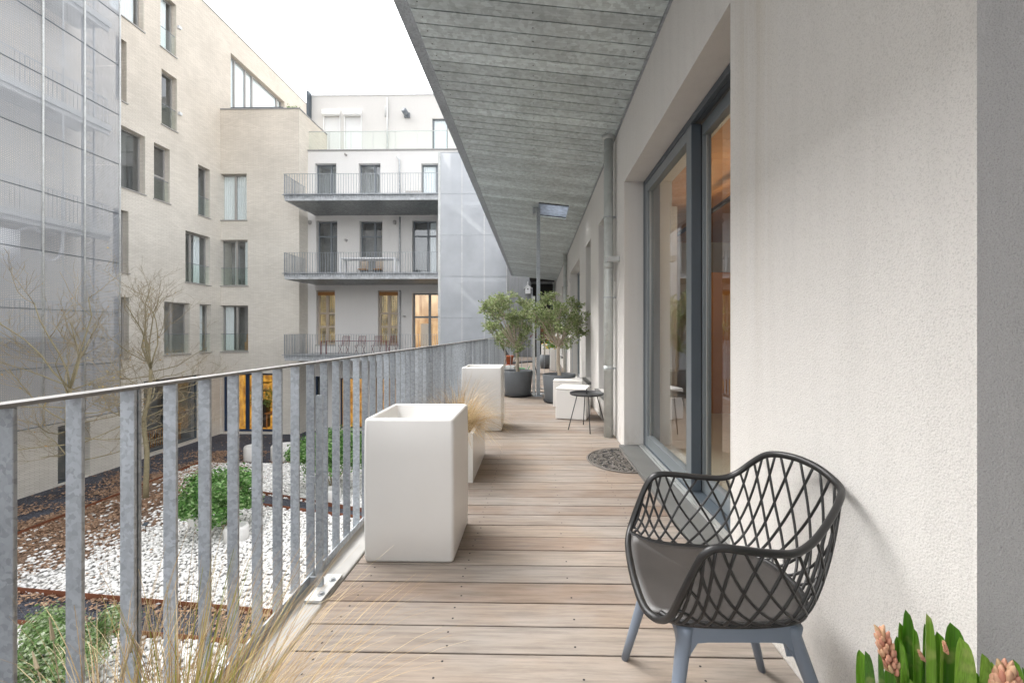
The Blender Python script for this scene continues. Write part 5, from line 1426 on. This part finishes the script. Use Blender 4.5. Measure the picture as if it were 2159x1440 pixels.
c = atY(1075, 755, 11.9)
mb = MB(); mb.lathe([(.08, 0), (.11, .2), (.12, .2), (.12, .24), (.1, .24), (0, .22)], (c.x, 11.75, .32), 18); mb.lathe([(.16, 0), (.16, .30), (.0, .31)], (c.x, 11.75, 0), 12)
tag(mb.build('terracotta_pot', M['terra'], smooth=True), 'small terracotta pot raised on a stand behind the pale grey trough', 'plant pot')
c = atY(1098, 772, 11.3)
mb = MB(); mb.lathe([(.09, 0), (.12, .22), (.13, .24), (.10, .23), (.025, .2), (.02, .0)], (c.x, 11.3, 0), 14)
mb.tube([(c.x + .1, 11.3, .06), (c.x + .25, 11.3, .3)], .015, .01, n=6)
tag(mb.build('watering_can', plain('green_plastic', (.02, .25, .05), .4), smooth=True), 'green watering can on the neighbouring deck beside the dark lounge chair', 'watering can')
c = atY(1133, 688, 14)
t = thing('potted_plant', 'reddish shrub in a dark pot beyond the steel column', 'plant', (c.x, 14, 0)); lf = MB(); rg = random.Random(3)
for i in range(350):
    p = Vector((c.x + .25 + rg.gauss(0, .2), 14 + rg.gauss(0, .2), 1.2 + rg.gauss(0, .16))); s = .05; a = rg.uniform(0, 6.28)
    lf.quad(p, p + Vector((s * math.cos(a), s * math.sin(a), .02)), p + Vector((0, 0, s)), p + Vector((-s * math.cos(a), 0, .02)))
lf.build('foliage', M['flower_red'], t); mb = MB(); mb.lathe([(.14, 0), (.2, .45), (.17, .45), (0, .4)], (c.x + .25, 14, 0), 16); mb.build('pot', M['pot'], t, True)
mb = MB(); mb.tube([(c.x + .25, 14, .4), (c.x + .25, 14, 1.2)], .015, n=6); mb.build('stem', M['bark'], t)

# ------------------------------------------------------------------ world, sun, camera
w = bpy.data.worlds.new('World'); scn.world = w; w.use_nodes = True
nt = w.node_tree; nt.nodes.clear()
out = nt.nodes.new('ShaderNodeOutputWorld'); bg = nt.nodes.new('ShaderNodeBackground'); sky = nt.nodes.new('ShaderNodeTexSky')
sky.sky_type = 'NISHITA'; sky.sun_disc = False
EL, AZ = R(50), R(292)
sky.sun_elevation = EL; sky.sun_rotation = AZ; sky.air_density = 1.0; sky.dust_density = 4.0; sky.ozone_density = 1
hs = nt.nodes.new('ShaderNodeHueSaturation'); hs.inputs['Saturation'].default_value = .10
nt.links.new(sky.outputs[0], hs.inputs['Color']); nt.links.new(hs.outputs[0], bg.inputs[0]); nt.links.new(bg.outputs[0], out.inputs[0])
bg.inputs[1].default_value = .15
sl = bpy.data.lights.new('sun', 'SUN'); sl.energy = .5; sl.angle = R(60); sl.color = (1, .96, .91)
so = bpy.data.objects.new('sun', sl); COL.objects.link(so)
d = Vector((math.sin(AZ) * math.cos(EL), math.cos(AZ) * math.cos(EL), math.sin(EL)))
so.rotation_euler = d.to_track_quat('Z', 'Y').to_euler(); so.location = (-10, -5, 20)

cd = bpy.data.cameras.new('camera'); co = bpy.data.objects.new('camera', cd); COL.objects.link(co)
co.location = (0, 0, HC); co.rotation_euler = (R(90), 0, TH)
cd.sensor_width = 36; cd.lens = F / 2159 * 36
cd.shift_x = -(CX - 1079.5) / 2159; cd.shift_y = -(720 - CY) / 2159
cd.clip_start = .05; cd.clip_end = 500
scn.camera = co
vs_ = scn.view_settings; vs_.view_transform = 'Standard'; vs_.look = 'None'; vs_.gamma = 1; vs_.exposure = 2.34
scn.render.engine = 'CYCLES'
scn.cycles.max_bounces = 7; scn.cycles.transparent_max_bounces = 12; scn.cycles.diffuse_bounces = 4; scn.cycles.glossy_bounces = 3
